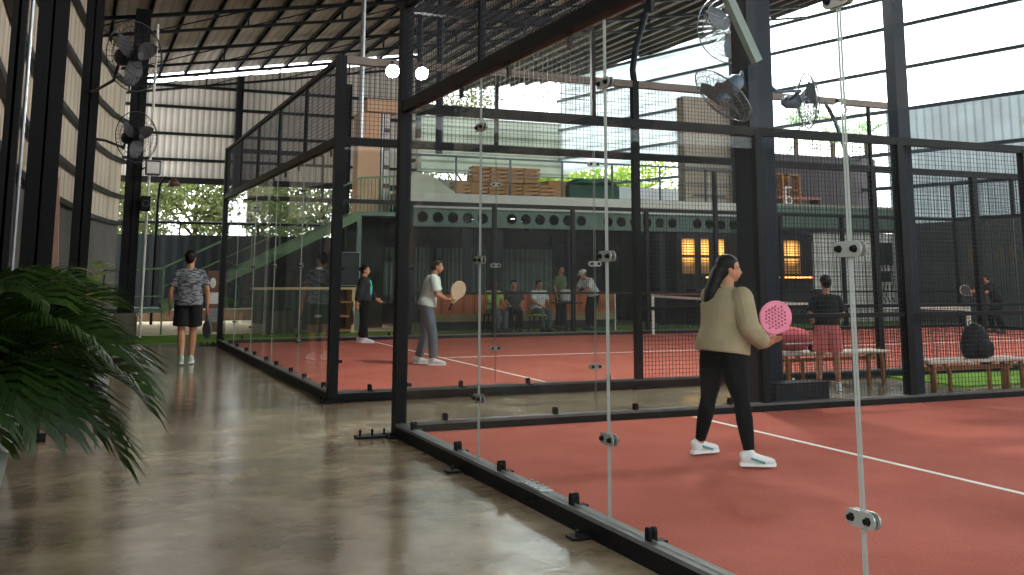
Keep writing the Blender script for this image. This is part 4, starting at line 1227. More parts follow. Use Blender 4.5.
# foreground areca palm in a pale pot
def areca(x, y, zc, label, nf, Lr, ll, potr, poth, m, lean=(0, 0), nl=26, arange=None, er=(.35, 1.25), wd=.016):
    t = thing('potted_palm', label, 'plant', (x, y, 0))
    MB().tube([(0, 0, 0), (0, 0, .02), (0, 0, poth * .6), (0, 0, poth - .05), (0, 0, poth), (0, 0, poth - .02), (0, 0, poth - .08)],
              [potr * .42, potr * .46, potr * .86, potr, potr * 1.03, potr * .95, potr * .92], 28).build('pot', mat('pale_glazed_pot', (140, 142, 138), .35, 0, .12, 4), t, True)
    MB().tube([(0, 0, poth - .1), (0, 0, poth - .06)], potr * .92, 20).build('soil', mat('potting_soil', (50, 38, 28), .95, 0, .3, 20), t)
    st_ = MB()
    for k in range(7):
        a = k * .9
        st_.tube([(math.cos(a) * .06, math.sin(a) * .06, poth - .08), (math.cos(a) * .05, math.sin(a) * .05, zc)], .012, 6)
    st_.build('stems', mat('palm_cane', (110, 120, 60), .6, 0, .1, 9), t, True)
    for k in range(nf):
        a = (2 * PI * k / nf * 2.4) if arange is None else arange[0] + (arange[1] - arange[0]) * ((k * .618) % 1)
        e = er[0] + (er[1] - er[0]) * ((k * .382 + .2) % 1)
        frond_mesh(V((.02 * math.cos(a), .02 * math.sin(a), zc + random.uniform(-.25, .05))), a, e, Lr * random.uniform(.75, 1.1) * (1 if math.cos(a) > -.1 else .3), nl, ll * (1 if math.cos(a) > -.1 else .5), 1.0, wd, .005).build('frond', m, t, fix=False)
    return t
areca(-.50, 5.4, .98, 'lush dark green palm in a pale pot at the bottom left corner', 60, .92, .32, .26, .62, LEAFP, wd=.014, nl=42, er=(.12, 1.25))
areca(-.5, 8.95, 1.0, 'second potted palm behind the front one against the left wall', 30, .85, .26, .2, .5, LEAFP, wd=.013, nl=30)
vp = thing('variegated_plant', 'plant with broad yellow-green leaves behind the palms by the third column', 'plant', (.18, 11.4, 0))
MB().tube([(0, 0, 0), (0, 0, .02), (0, 0, .38), (0, 0, .4)], [.15, .16, .2, .2], 20).build('pot', mat('grey_pot', (120, 122, 120), .6, 0, .1, 5), vp, True)
MB().tube([(0, 0, .35), (.02, 0, .9), (0, .02, 1.35)], [.02, .016, .008], 8).build('stem', mat('palm_cane', ()), vp, True)
for k in range(20):
    a = k * 2.4; z = .75 + .04 * k; L = .30; e = .7 - .02 * k + .3
    d = V((math.cos(a) * math.cos(e), math.sin(a) * math.cos(e), math.sin(e))); sd = V((-math.sin(a), math.cos(a), 0))
    lfm = MB(); c = V((0, 0, z)); vs = []
    for i in range(6):
        f = i / 5; p = c + d * L * f + V((0, 0, -.12 * f * f)); ww = .075 * math.sin(PI * (f * .85 + .1))
        vs += [p - sd * ww, p + V((0, 0, -.01)), p + sd * ww]
    for i in range(5):
        lfm.add([vs[3 * i], vs[3 * i + 1], vs[3 * i + 4], vs[3 * i + 3]], [(0, 1, 2, 3)]); lfm.add([vs[3 * i + 1], vs[3 * i + 2], vs[3 * i + 5], vs[3 * i + 4]], [(0, 1, 2, 3)])
    lfm.build('leaf', leafmat('variegated_leaf', (86, 120, 60), (200, 205, 140)) if 'variegated_leaf' not in MATS else MATS['variegated_leaf'], vp, True, fix=False)
for a_, b_2, lb in (((.06, 24.0, 2.68), (.42, 24.15, 1.85), 'pinkish bar standing in for a sun patch on the lower wall behind the third column'), ((-.40, 18.5, 3.0), (-.22, 19.5, 2.3), 'pinkish bar standing in for a sun patch on the lower wall behind the second column')):  # solid pinkish bars in place of the sun patches on this wall
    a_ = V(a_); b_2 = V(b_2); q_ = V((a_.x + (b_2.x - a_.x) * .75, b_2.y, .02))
    o = MB().bar((0, 0, 0), q_ - a_, .10, .04).build('sun_patch_bar', mat('sun_patch_pink', (196, 156, 138), .7, 0, .1, 4)); o.location = a_
    tag(o, lb, 'sun patch')
fc = bpy.data.curves.new('lettering', 'FONT'); fc.body = 'MI'; fc.size = .36; fc.extrude = .01; fc.align_x = 'CENTER'
fo = bpy.data.objects.new('lettering', fc); COL.objects.link(fo)
fm = bpy.data.meshes.new_from_object(fo.evaluated_get(bpy.context.evaluated_depsgraph_get()))
bpy.data.objects.remove(fo); bpy.data.curves.remove(fc)
fm.materials.clear(); fm.materials.append(WHITE)
fo = bpy.data.objects.new('wall_lettering', fm); COL.objects.link(fo)
yy_ = 22.75; fo.location = (wall_x(yy_) - .06, yy_, 6.1); fo.rotation_euler = (PI / 2, 0, angW + PI)
tag(fo, 'small faint white lettering on the translucent sheeting at the right edge', 'lettering')
#PEOPLE

# ------------------------------------------------------------------ people
def remesh(mb, name, m, parent, vox, smooth_it=2):
    o = mb.build(name, m, None, fix=True)
    md = o.modifiers.new('r', 'REMESH'); md.mode = 'VOXEL'; md.voxel_size = vox; md.use_smooth_shade = True
    if smooth_it:
        sm = o.modifiers.new('s', 'SMOOTH'); sm.factor = .5; sm.iterations = smooth_it
    dg = bpy.context.evaluated_depsgraph_get()
    me = bpy.data.meshes.new_from_object(o.evaluated_get(dg))
    me.name = name
    old = o.data
    o.modifiers.clear(); o.data = me
    bpy.data.meshes.remove(old)
    me.polygons.foreach_set('use_smooth', [True] * len(me.polygons))
    o.name = name
    o.parent = parent
    return o

def L3(a, b, t): return V(a).lerp(V(b), t)
def frame(f, u):
    """rotation whose local y looks along f, z about along u"""
    f = V(f).normalized(); x = f.cross(V(u)).normalized(); z = x.cross(f)
    return Matrix((x, f, z)).transposed()

def hand(mb, wrist, dirv, palm_n, s, curl=.35, side=1):
    """palm, four unequal bent fingers and a thumb from the side of the palm"""
    d = V(dirv).normalized(); nrm = V(palm_n); nrm = (nrm - d * nrm.dot(d)).normalized(); lat = d.cross(nrm) * side
    w = V(wrist)
    R = Matrix((lat, d, nrm)).transposed()
    mb.ell(w + d * .045 * s, (.038 * s, .052 * s, .017 * s), R, 10, 8)
    lens = (.068, .077, .072, .056); offs = (.028, .01, -.009, -.027)
    for ln, of in zip(lens, offs):
        p = w + d * .082 * s + lat * of * s; dd = d.copy(); r = .0088 * s
        for q, fr in enumerate((.45, .32, .26)):
            dd = (dd + nrm * -curl * (1.0 if q else .5)).normalized()
            p2 = p + dd * ln * fr * s
            mb.cap(p, r, p2, r * .92, 8); p = p2; r *= .93
    p = w + d * .025 * s + lat * .03 * s
    dd = (lat * .8 + d * .75 - nrm * .25).normalized()
    for q, ln in enumerate((.034, .028)):
        p2 = p + dd * ln * s; mb.cap(p, .0115 * s, p2, .0098 * s, 8); p = p2; dd = (dd + d * .5 - nrm * curl * .6).normalized()

def shoe(parent, ankle, toe, s, m, sole_m, stripe=None, vox=.008):
    a = V(ankle); t = V(toe); d = (t - a); d.z = 0; d.normalize()
    zf = min(a.z, t.z) - .0
    side = d.cross(V((0, 0, 1))).normalized()
    g = a.z - .075 * s                       # ground height under the shoe
    base = V((a.x, a.y, g))
    prof = [(-.075, .02, .045, .05), (-.06, .034, .05, .055), (-.02, .038, .055, .06), (.04, .038, .046, .045), (.10, .044, .036, .034), (.15, .043, .03, .028), (.185, .03, .024, .02), (.20, .012, .02, .012)]
    mb = MB()
    mb.tube([base + d * x * s + V((0, 0, .016 * s + z * s * .9)) for x, w_, z, h in prof], [(w_ * s, h * s) for x, w_, z, h in prof], 14, side=tuple(side))
    mb.cap(a + V((0, 0, -.03 * s)), .042 * s, a + V((0, 0, .02 * s)), .043 * s)
    o = remesh(mb, 'shoe', m, parent, vox, 2)
    sb = MB()
    outl = [(-.085, .0), (-.08, .028), (-.04, .038), (.03, .036), (.1, .046), (.16, .044), (.195, .026), (.208, 0)]
    ring_ = [(x, w_) for x, w_ in outl] + [(x, -w_) for x, w_ in outl[-2:0:-1]]
    n = len(ring_)
    vs = [base + d * x * s + side * w_ * s + V((0, 0, .001)) for x, w_ in ring_] + [base + d * x * s + side * w_ * s * .96 + V((0, 0, .026 * s)) for x, w_ in ring_]
    sb.add(vs, [tuple(range(n))[::-1], tuple(range(n, 2 * n))] + [(k, (k + 1) % n, n + (k + 1) % n, n + k) for k in range(n)])
    sb.build('sole', sole_m, o)
    if stripe:
        st_ = MB()
        for q in (-1, 1):
            st_.bar(base + d * .0 * s + side * q * .0455 * s + V((0, 0, .065 * s)), base + d * .11 * s + side * q * .047 * s + V((0, 0, .03 * s)), .004, .018 * s)
        st_.build('stripe', stripe, o)
    return o

FACE = {}
def person(label, loc, rz, H, J, top, bottom, shoes, hair='short', vox=.010, female=False, hem=.86, sleeve=.9, cat='person',
           bulk=1.0, group=None, top_len=None, seated=False, extra_top=None, skin=None, cuffs=False, baggy=0.0, bot_r=None, bot_to=None, face=True, lb=None):
    lb = lb or bulk
    """J: joints in local metres for a 1.7 m figure (x right, y forward, z up)"""
    s = H / 1.7
    t = thing('person', label, cat, loc, rz, group)
    D = dict(pelvis=(0, 0, .93), waist=(0, 0, 1.07), chest=(0, .0, 1.27), neck=(0, -.005, 1.435), head=(0, .015, 1.585),
             shR=(.168, 0, 1.345), shL=(-.168, 0, 1.345), elR=(.225, -.02, 1.11), elL=(-.225, -.02, 1.11), wrR=(.235, .06, .87), wrL=(-.235, .06, .87),
             hipR=(.085, 0, .90), hipL=(-.085, 0, .90), knR=(.095, .015, .49), knL=(-.095, .015, .49), anR=(.1, -.02, .085), anL=(-.1, -.02, .085),
             toeR=(.12, .15, .03), toeL=(-.12, .15, .03), look=(0, 1, 0), hdR=(0, .2, -1), hdL=(0, .2, -1), pnR=(-1, 0, 0), pnL=(1, 0, 0))
    D.update(J)
    if 'look' in J: pass
    P = {k: V(v) * s if k not in ('look', 'hdR', 'hdL', 'pnR', 'pnL') else V(v) for k, v in D.items()}
    look = P['look'].normalized()
    bs = P['shR'] - P['shL']; bs.normalize()
    hipw = P['hipR'] - P['hipL']; hipw.normalize()
    shw = .86 if female else 1.0
    B = bulk
    def torso(mb, g, z0=None, hips=True):
        """torso loft, g added to every radius"""
        k = [(P['pelvis'] - V((0, 0, .07 * s)), .145 * B, .105 * B), (P['pelvis'], (.168 if female else .155) * B, .115 * B),
             (L3(P['pelvis'], P['waist'], .6), (.15 if female else .15) * B, .105 * B), (P['waist'], (.135 if female else .145) * B, .098 * B),
             (L3(P['waist'], P['chest'], .5), (.145 if female else .158) * B, .105 * B), (P['chest'], (.158 if female else .175) * B, (.115 if female else .112) * B),
             (L3(P['chest'], P['neck'], .36), (.152 if female else .168), .100), (L3(P['chest'], P['neck'], .64), .118, .082), (L3(P['chest'], P['neck'], .88), .072, .062)]
        mb.tube([a for a, _, _ in k], [((r1 + g) * s, (r2 + g) * s) for _, r1, r2 in k], 20, side=tuple(bs))
    skm = skin or SKIN
    bd = MB()
    torso(bd, 0)
    bd.cap(L3(P['chest'], P['neck'], .7), .062 * s, L3(P['neck'], P['head'], .45), .052 * s)
    # head
    Rm = frame(look, (0, 0, 1))
    hc = P['head']
    hs = s
    bd.ell(hc + Rm @ V((0, -.012, .03)) * hs, (.075 * hs, .093 * hs, .088 * hs), Rm, 18, 12)
    bd.ell(hc + Rm @ V((0, .018, -.03)) * hs, (.060 * hs, .070 * hs, .078 * hs), Rm, 16, 10)
    bd.ell(hc + Rm @ V((0, .05, -.082)) * hs, (.026 * hs, .026 * hs, .02 * hs), Rm, 10, 8)
    bd.cap(hc + Rm @ V((0, .078, .008)) * hs, .009 * hs, hc + Rm @ V((0, .098, -.028)) * hs, .0145 * hs, 8)
    bd.ell(hc + Rm @ V((0, .083, -.058)) * hs, (.024 * hs, .011 * hs, .009 * hs), Rm, 10, 6)
    bd.ell(hc + Rm @ V((0, .072, .024)) * hs, (.05 * hs, .014 * hs, .010 * hs), Rm, 10, 6)
    for q in (-1, 1):
        bd.ell(hc + Rm @ V((q * .075, -.01, -.008)) * hs, (.009 * hs, .018 * hs, .03 * hs), Rm, 8, 8)
    for sd_ in ('R', 'L'):
        sh, el, wr = P['sh' + sd_], P['el' + sd_], P['wr' + sd_]
        bd.cap(L3(P['chest'], P['neck'], .74), .052 * s, sh, .046 * s); bd.cap(L3(P['chest'], sh, .7), .055 * s, sh, .050 * s)
        bd.cap(sh, .050 * s * B ** .5, el, .037 * s * B ** .5)
        bd.cap(el, .037 * s, L3(el, wr, .35), .037 * s); bd.cap(L3(el, wr, .35), .037 * s, wr, .0245 * s)
        sgn = 1 if sd_ == 'R' else -1
        hand(bd, wr, P['hd' + sd_], P['pn' + sd_], s * 1.02, .42 if P['wr' + sd_].z > .95 * s else .3, sgn)
        hp, kn, an = P['hip' + sd_], P['kn' + sd_], P['an' + sd_]
        bd.cap(hp, .082 * s * lb, L3(hp, kn, .5), .070 * s * lb); bd.cap(L3(hp, kn, .5), .070 * s * lb, kn, .050 * s * lb ** .5)
        bd.cap(kn, .050 * s * lb ** .5, L3(kn, an, .32), .054 * s * lb ** .7); bd.cap(L3(kn, an, .32), .054 * s * lb ** .7, an, .034 * s)
        bd.cap(an, .033 * s, an + (P['toe' + sd_] - an) * .6, .026 * s)
    body = remesh(bd, 'body', skm, t, vox, 2)
    # eyes, brows, lips
    if face:
        ey = MB(); ir = MB(); br = MB(); lp = MB()
        for q in (-1, 1):
            ey.ell(hc + Rm @ V((q * .029, .079, .004)) * hs, (.0125 * hs, .008 * hs, .007 * hs), Rm, 10, 8)
            ir.ell(hc + Rm @ V((q * .029, .0858, .004)) * hs, (.0055 * hs, .003 * hs, .0055 * hs), Rm, 8, 6)
            br.cap(hc + Rm @ V((q * .016, .087, .026)) * hs, .003 * hs, hc + Rm @ V((q * .044, .076, .027)) * hs, .003 * hs, 6)
        lp.ell(hc + Rm @ V((0, .0895, -.055)) * hs, (.021 * hs, .006 * hs, .004 * hs), Rm, 10, 6); lp.ell(hc + Rm @ V((0, .089, -.0625)) * hs, (.018 * hs, .006 * hs, .005 * hs), Rm, 10, 6)
        e_ = ey.build('eyes', mat('eye_white', (214, 208, 200), .3, 0, .02, 9), t, True)
        ir.build('irises', HAIR, e_, True)
        br.build('eyebrows', HAIR, t, True); lp.build('lips', mat('lips', (150, 84, 76), .45, 0, .05, 9), t, True)
    # hair
    hb = MB()
    hb.ell(hc + Rm @ V((0, -.022, .040)) * hs, (.086 * hs, .100 * hs, .090 * hs), Rm, 18, 12)
    hb.ell(hc + Rm @ V((0, -.055, -.005)) * hs, (.076 * hs, .062 * hs, .078 * hs), Rm, 14, 10)
    if hair == 'short':
        hb.ell(hc + Rm @ V((0, .045, .085)) * hs, (.06 * hs, .04 * hs, .03 * hs), Rm, 12, 8)
    if hair in ('bun', 'tied'):
        hb.ell(hc + Rm @ V((0, -.125, .02)) * hs, (.038 * hs, .038 * hs, .04 * hs), Rm, 12, 8)
    if hair == 'ponytail':
        hb.ell(hc + Rm @ V((0, -.075, -.02)) * hs, (.072 * hs, .06 * hs, .085 * hs), Rm, 14, 10)
        pts = [hc + Rm @ V(p) * hs for p in ((0, -.06, .03), (0, -.10, -.02), (-.0, -.125, -.10), (-.0, -.15, -.19), (-.0, -.165, -.28), (-.0, -.165, -.36), (-.0, -.16, -.41))]
        hb.tube(pts, [(.04 * hs, .04 * hs), (.065 * hs, .052 * hs), (.08 * hs, .06 * hs), (.085 * hs, .062 * hs), (.078 * hs, .055 * hs), (.05 * hs, .038 * hs), (.015 * hs, .012 * hs)], 14, side=tuple(Rm @ V((1, 0, 0))))
    # keep the face clear: flatten hair in front of the brow line
    hb.v = [tuple(p) for p in hb.v]
    nv = []
    for p in hb.v:
        q = Rm.transposed() @ (V(p) - hc) / hs
        if q.y > .03 and q.z < .058: q.y = .03
        nv.append(tuple(hc + Rm @ q * hs))
    hb.v = nv
    remesh(hb, 'hair', HAIR, t, vox * .9, 2)
    # clothes
    if bottom:
        m_, kind = bottom
        cb = MB()
        g = .012 if kind == 'leggings' else .02 + baggy
        k = [(P['pelvis'] - V((0, 0, .075 * s)), .146 * B, .108 * B), (P['pelvis'], (.168 if female else .155) * B, .117 * B), (L3(P['pelvis'], P['waist'], .75), .15 * B, .108 * B)]
        cb.tube([a for a, _, _ in k], [((r1 + g * .8) * s, (r2 + g * .8) * s) for _, r1, r2 in k], 20, side=tuple(hipw))
        for sd_ in ('R', 'L'):
            hp, kn, an = P['hip' + sd_], P['kn' + sd_], P['an' + sd_]
            if kind == 'shorts':
                end = L3(hp, kn, .80)
                cb.tube([hp + V((0, 0, .03 * s)), hp, L3(hp, kn, .4), end], [(.09 * B + .6 * g) * s, (.092 * B + .8 * g) * s, (.084 * B + g) * s, (.080 * B + g * 1.4) * s], 18)
            else:
                rk, ra = (.050, .034) if kind == 'leggings' else (.058, .050)
                rk *= lb ** .6; ra *= lb ** .4
                cb.cap(hp, (.084 * lb + g * .6) * s, L3(hp, kn, .5), (.072 * lb + g * .7) * s); cb.cap(L3(hp, kn, .5), (.072 * lb + g * .7) * s, kn, (rk + g * .6) * s)
                cb.cap(kn, (rk + g * .6) * s, L3(kn, an, .32), (rk + .004 + g * .5) * s)
                e2 = L3(kn, an, .90)
                cb.tube([L3(kn, an, .3), L3(kn, an, .6), e2], [(rk + .004 + g * .5) * s, ((rk + ra) / 2 + .004 + g * .5) * s, (ra + g * .5) * s], 14)
        remesh(cb, {'shorts': 'shorts', 'leggings': 'leggings', 'trousers': 'trousers'}[kind], m_, t, vox, 2)
    if top:
        m_, kind = top
        cb = MB()
        g = .018 + baggy
        k = [(P['waist'], .148 * B, .106 * B), (L3(P['waist'], P['chest'], .5), (.152 if female else .162) * B, .108 * B), (P['chest'], (.162 if female else .178) * B, .117 * B),
             (L3(P['chest'], P['neck'], .36), (.154 if female else .170), .104), (L3(P['chest'], P['neck'], .64), .122, .086), (L3(P['chest'], P['neck'], .92), .070, .062)]
        bot = L3(P['pelvis'], P['waist'], 0 if top_len is None else top_len)
        k = [(bot, (.170 if female else .158) * B + baggy * .5, .12 * B + baggy * .4)] + [(L3(bot, P['waist'], .5), .158 * B + baggy * .8, .113 * B + baggy * .8)] + k
        cb.tube([a for a, _, _ in k], [((r1 + g) * s, (r2 + g) * s) for _, r1, r2 in k], 22, side=tuple(bs))
        for sd_ in ('R', 'L'):
            sh, el, wr = P['sh' + sd_], P['el' + sd_], P['wr' + sd_]
            cb.cap(L3(P['chest'], P['neck'], .72), (.054 + g * .3) * s, sh, (.048 + g * .5) * s); cb.cap(L3(P['chest'], sh, .7), (.056 + g * .4) * s, sh, (.052 + g * .6) * s)
            if kind == 'short':
                g2 = min(g, .02); cb.cap(sh, (.052 + g2 * .6) * s, L3(sh, el, .35), (.05 + g2) * s, 14); cb.tube([L3(sh, el, .2), L3(sh, el, .5), L3(sh, el, .8)], [(.05 + g2 * .9) * s, (.05 + g2) * s, (.05 + g2) * s], 16)
            else:
                cb.cap(sh, (.056 + g * .7) * s * B ** .5, el, (.044 + g * 1.1) * s)
                cb.tube([el, L3(el, wr, .5), L3(el, wr, .86), L3(el, wr, .93)], [(.044 + g * 1.1) * s, (.042 + g) * s, (.034 + g * .9) * s, (.028 + g * .5) * s], 14)
        nm = {'short': 'shirt', 'long': 'jacket'}[kind]
        o = remesh(cb, nm, m_, t, vox, 2)
        if kind == 'long':
            cl = MB().ring(L3(P['chest'], P['neck'], .98), (P['head'] - P['neck']).normalized(), .066 * s, .016 * s, 24, 8)
            cl.build('collar', m_, t, True)
    m_, sm_ = shoes[:2]
    for sd_ in ('R', 'L'):
        shoe(t, P['an' + sd_], P['toe' + sd_], s, m_, sm_, shoes[2] if len(shoes) > 2 else None, max(.008, vox * .8))
    return t, P

def racket(label, loc, axis, normal, m, s=1.0, grip=None, holes=True, frame_m=None, vox=.005):
    """padel racket: perforated thick teardrop head, open bridge, round grip. axis = from grip to head"""
    t = thing('padel_racket', label, 'racket', loc)
    a = V(axis).normalized(); n = V(normal); n = (n - a * n.dot(a)).normalized(); u = a.cross(n)
    # cell grid with real holes
    st_ = vox; hw, hh = .13 * s, .15 * s
    hl = []
    if holes:
        for i in range(-4, 5):
            for j in range(-4, 5):
                x_ = i * .032 * s + (.016 * s if j % 2 else 0); y_ = j * .028 * s
                if (x_ / (hw * .78)) ** 2 + (y_ / (hh * .76)) ** 2 < 1: hl.append((x_, y_))
    nx, ny = int(hw / st_) + 1, int(hh / st_) + 1
    cells = set()
    for i in range(-nx, nx):
        for j in range(-ny, ny):
            x_, y_ = (i + .5) * st_, (j + .5) * st_
            w_ = hw * (1 if y_ > 0 else 1 - .18 * (y_ / hh) ** 2)
            if (x_ / w_) ** 2 + (y_ / hh) ** 2 > 1: continue
            if any((x_ - p) ** 2 + (y_ - q) ** 2 < (.0092 * s) ** 2 for p, q in hl): continue
            cells.add((i, j))
    idx = {}; vs = []; fs = []
    hd_ = V((0, 0, 0)); T = .018 * s
    def vid(i, j, k):
        if (i, j, k) not in idx:
            idx[(i, j, k)] = len(vs); vs.append(a * (j * st_) + u * (i * st_) + n * (T if k else -T))
        return idx[(i, j, k)]
    for (i, j) in cells:
        for k in (0, 1):
            q = (vid(i, j, k), vid(i + 1, j, k), vid(i + 1, j + 1, k), vid(i, j + 1, k)); fs.append(q if k else q[::-1])
        for di, dj, e in ((-1, 0, ((0, 0), (0, 1))), (1, 0, ((1, 1), (1, 0))), (0, -1, ((1, 0), (0, 0))), (0, 1, ((0, 1), (1, 1)))):
            if (i + di, j + dj) not in cells:
                (p0, p1), (q0, q1) = e
                fs.append((vid(i + p0, j + p1, 0), vid(i + q0, j + q1, 0), vid(i + q0, j + q1, 1), vid(i + p0, j + p1, 1)))
    MB().add(vs, fs).build('head', m, t, fix=True)
    rim = MB()
    N = 40; pts = []
    for k in range(N + 1):
        an = 2 * PI * k / N; y_ = hh * math.sin(an); w_ = hw * (1 if y_ > 0 else 1 - .18 * (y_ / hh) ** 2)
        pts.append(u * w_ * math.cos(an) + a * y_)
    rim.tube(pts, [(.012 * s, T * 1.12)] * (N + 1), 8, side=tuple(u))
    rim.build('rim', frame_m or m, t, True)
    br = MB()
    for q in (-1, 1): br.tube([-a * hh * .85 + u * q * .07 * s, -a * (hh + .045 * s) + u * q * .03 * s, -a * (hh + .08 * s) + u * q * .008 * s], [.012 * s, .011 * s, .014 * s], 8)
    br.build('bridge', frame_m or m, t, True)
    gr = MB().tube([-a * (hh + .07 * s), -a * (hh + .20 * s), -a * (hh + .21 * s)], [.0155 * s, .0165 * s, .019 * s], 10)
    gr.build('grip', grip or BLK, t, True)
    return t

def heading(v): return math.atan2(-v[0], v[1])       # turn local +y towards v

KHAKI = mat('khaki_cloth', (150, 138, 110), .8, 0, .10, 7, .9, spec=.2)
LEGG = mat('black_leggings_cloth', (9, 10, 12), .8, 0, .15, 6, spec=.12)
SHOEW = mat('white_shoe', (214, 218, 216), .6, 0, .05, 12)
SOLEW = mat('white_sole', (226, 228, 226), .6, 0, .03, 12)
TEAL = mat('teal_stripe', (88, 150, 148), .6, 0, .05, 12)
PINK = mat('pink_racket', (226, 132, 158), .45, 0, .05, 9)
GREYM = mat('dark_shoe', (62, 62, 66), .7, 0, .1, 9)

# woman in khaki jacket, near court
WL = V((4.68, 6.83, .036)); WH = heading((.985, .17))
def loc2w(loc, rz, p, s=1.0):
    return V(loc) + Matrix.Rotation(rz, 3, 'Z') @ (V(p) * s)
HW = 1.575
sW = HW / 1.7
jW = dict(pelvis=(-.0, -.03, .93), waist=(0, -.01, 1.07), chest=(.0, .02, 1.26), neck=(0, .035, 1.42), head=(.01, .065, 1.57), look=(.52, .86, -.03),
          shR=(.185, .03, 1.335), shL=(-.185, .03, 1.335), elR=(.30, -.02, 1.10), elL=(-.21, .20, 1.13), wrR=(.315, .15, .95), wrL=(.06, .29, 1.02),
          hipR=(.10, -.03, .90), hipL=(-.10, -.03, .90), knR=(.175, .0, .49), knL=(-.245, .03, .49), anR=(.275, -.03, .088), anL=(-.375, .03, .088),
          toeR=(.375, .11, .03), toeL=(-.36, .20, .03), hdR=(.12, .7, .35), hdL=(.55, .55, .05), pnR=(-.6, .4, .6), pnL=(0, 0, 1))
pw_, PW = person('woman in khaki jacket and black leggings standing on the near red court, long ponytail', WL, WH, HW, jW, (KHAKI, 'long'), (LEGG, 'leggings'),
                 (SHOEW, SOLEW, TEAL), 'ponytail', .0075, True, top_len=-.35, baggy=.022, bulk=1.24, lb=1.36)
RWl = frame(V((.52, .86, -.03)), (0, 0, 1))
MB().ring(PW['head'] + RWl @ V((.085, -.012, -.05)) * sW, RWl @ V((1, 0, 0)), .016, .002, 16, 5).build('earring', mat('gold_earring', (200, 160, 90), .3, .8, .05, 9), pw_, True)
rk_c = V((4.99, 6.60, 1.12))
racket('pink perforated racket held up by the woman in khaki', rk_c, (.55, -.05, .80), (-.50, -.85, .1), PINK, .86, vox=.0033)

# man walking away
TEE = None
def tee_mat():
    m = bpy.data.materials.new('streaked_grey_tee'); m.use_nodes = True
    n, l = m.node_tree.nodes, m.node_tree.links
    b = n['Principled BSDF']; b.inputs['Roughness'].default_value = .85
    tc = n.new('ShaderNodeTexCoord'); mp = n.new('ShaderNodeMapping'); mp.inputs['Scale'].default_value = (9, 9, 42)
    nz = n.new('ShaderNodeTexNoise'); nz.inputs['Scale'].default_value = 1.0; nz.inputs['Detail'].default_value = 3; nz.inputs['Distortion'].default_value = 1.2
    l.new(tc.outputs['Object'], mp.inputs[0]); l.new(mp.outputs[0], nz.inputs['Vector'])
    r = n.new('ShaderNodeValToRGB'); r.color_ramp.elements[0].position = .44; r.color_ramp.elements[1].position = .58
    r.color_ramp.elements[0].color = lin((52, 56, 62)); r.color_ramp.elements[1].color = lin((142, 146, 150))
    l.new(nz.outputs[0], r.inputs[0]); l.new(r.outputs[0], b.inputs['Base Color'])
    return m
DARKSH = mat('black_shorts_cloth', (20, 21, 24), .8, 0, .1, 6)
ML = V((1.70, 17.4, 0)); MHd = heading((.08, 1))
person('man in streaked grey tee and black shorts walking away down the wet walkway', ML, MHd, 1.80,
       dict(look=(.35, .95, 0), anR=(.075, .10, .09), knR=(.085, .09, .5), toeR=(.09, .27, .03), anL=(-.07, -.10, .10), knL=(-.085, .03, .5), toeL=(-.08, .06, .03),
            elR=(.26, -.03, 1.12), wrR=(.275, .06, .88), elL=(-.265, -.05, 1.12), wrL=(-.27, .04, .87), hdR=(0, .1, -1)),
       (tee_mat(), 'short'), (DARKSH, 'shorts'), (mat('pale_green_shoe', (176, 198, 184), .6, 0, .06, 9), SOLEW), 'short', .010, bulk=1.05, lb=1.18, baggy=.016, top_len=-.35)
rk2 = loc2w(ML, MHd, (.31, .12, .54))
racket('dark racket with red handle in the right hand of the walking man', rk2, (.02, .05, -1), (1, .45, 0), mat('grey_racket', (92, 92, 96), .5, 0, .2, 20), .92, mat('red_grip', (205, 52, 40), .6, 0, .05, 9), vox=.006)

# woman in white tee on the second court
JEAN = mat('grey_jeans_cloth', (86, 96, 106), .85, 0, .1, 6)
PT = mat('pale_tee_cloth', (196, 208, 202), .85, 0, .05, 5)
L2 = V((5.16, 15.55, .036)); H2 = heading((.95, -.3))
person('woman in pale tee and grey jeans holding a beige racket on the second court', L2, H2, 1.68,
       dict(pelvis=(0, -.05, .92), waist=(0, -.02, 1.06), chest=(0, .03, 1.25), neck=(0, .06, 1.41), head=(0, .11, 1.545), look=(0, 1, -.08),
            shR=(.17, .05, 1.35), shL=(-.17, .06, 1.35), elR=(.2, .10, 1.10), elL=(-.18, .16, 1.10), wrR=(.10, .26, 1.02), wrL=(-.07, .27, 1.0), hdR=(-.2, 1, .1), hdL=(.3, 1, .1), pnR=(0, 0, 1), pnL=(0, 0, 1),
            hipR=(.09, -.05, .89), hipL=(-.09, -.05, .89), anR=(.13, .06, .085), anL=(-.16, -.17, .085), knR=(.12, .05, .48), knL=(-.14, -.06, .48), toeR=(.15, .24, .03), toeL=(-.18, .02, .03)),
       (PT, 'short'), (JEAN, 'trousers'), (SHOEW, SOLEW), 'short', .010, True, top_len=0, baggy=.012)
racket('beige round racket of the woman in the pale tee', loc2w(L2, H2, (.02, .44, 1.15)), (.35, -.1, .8), (.25, -.9, .1), mat('beige_racket', (196, 172, 148), .5, 0, .06, 9), .95, holes=False, vox=.006)

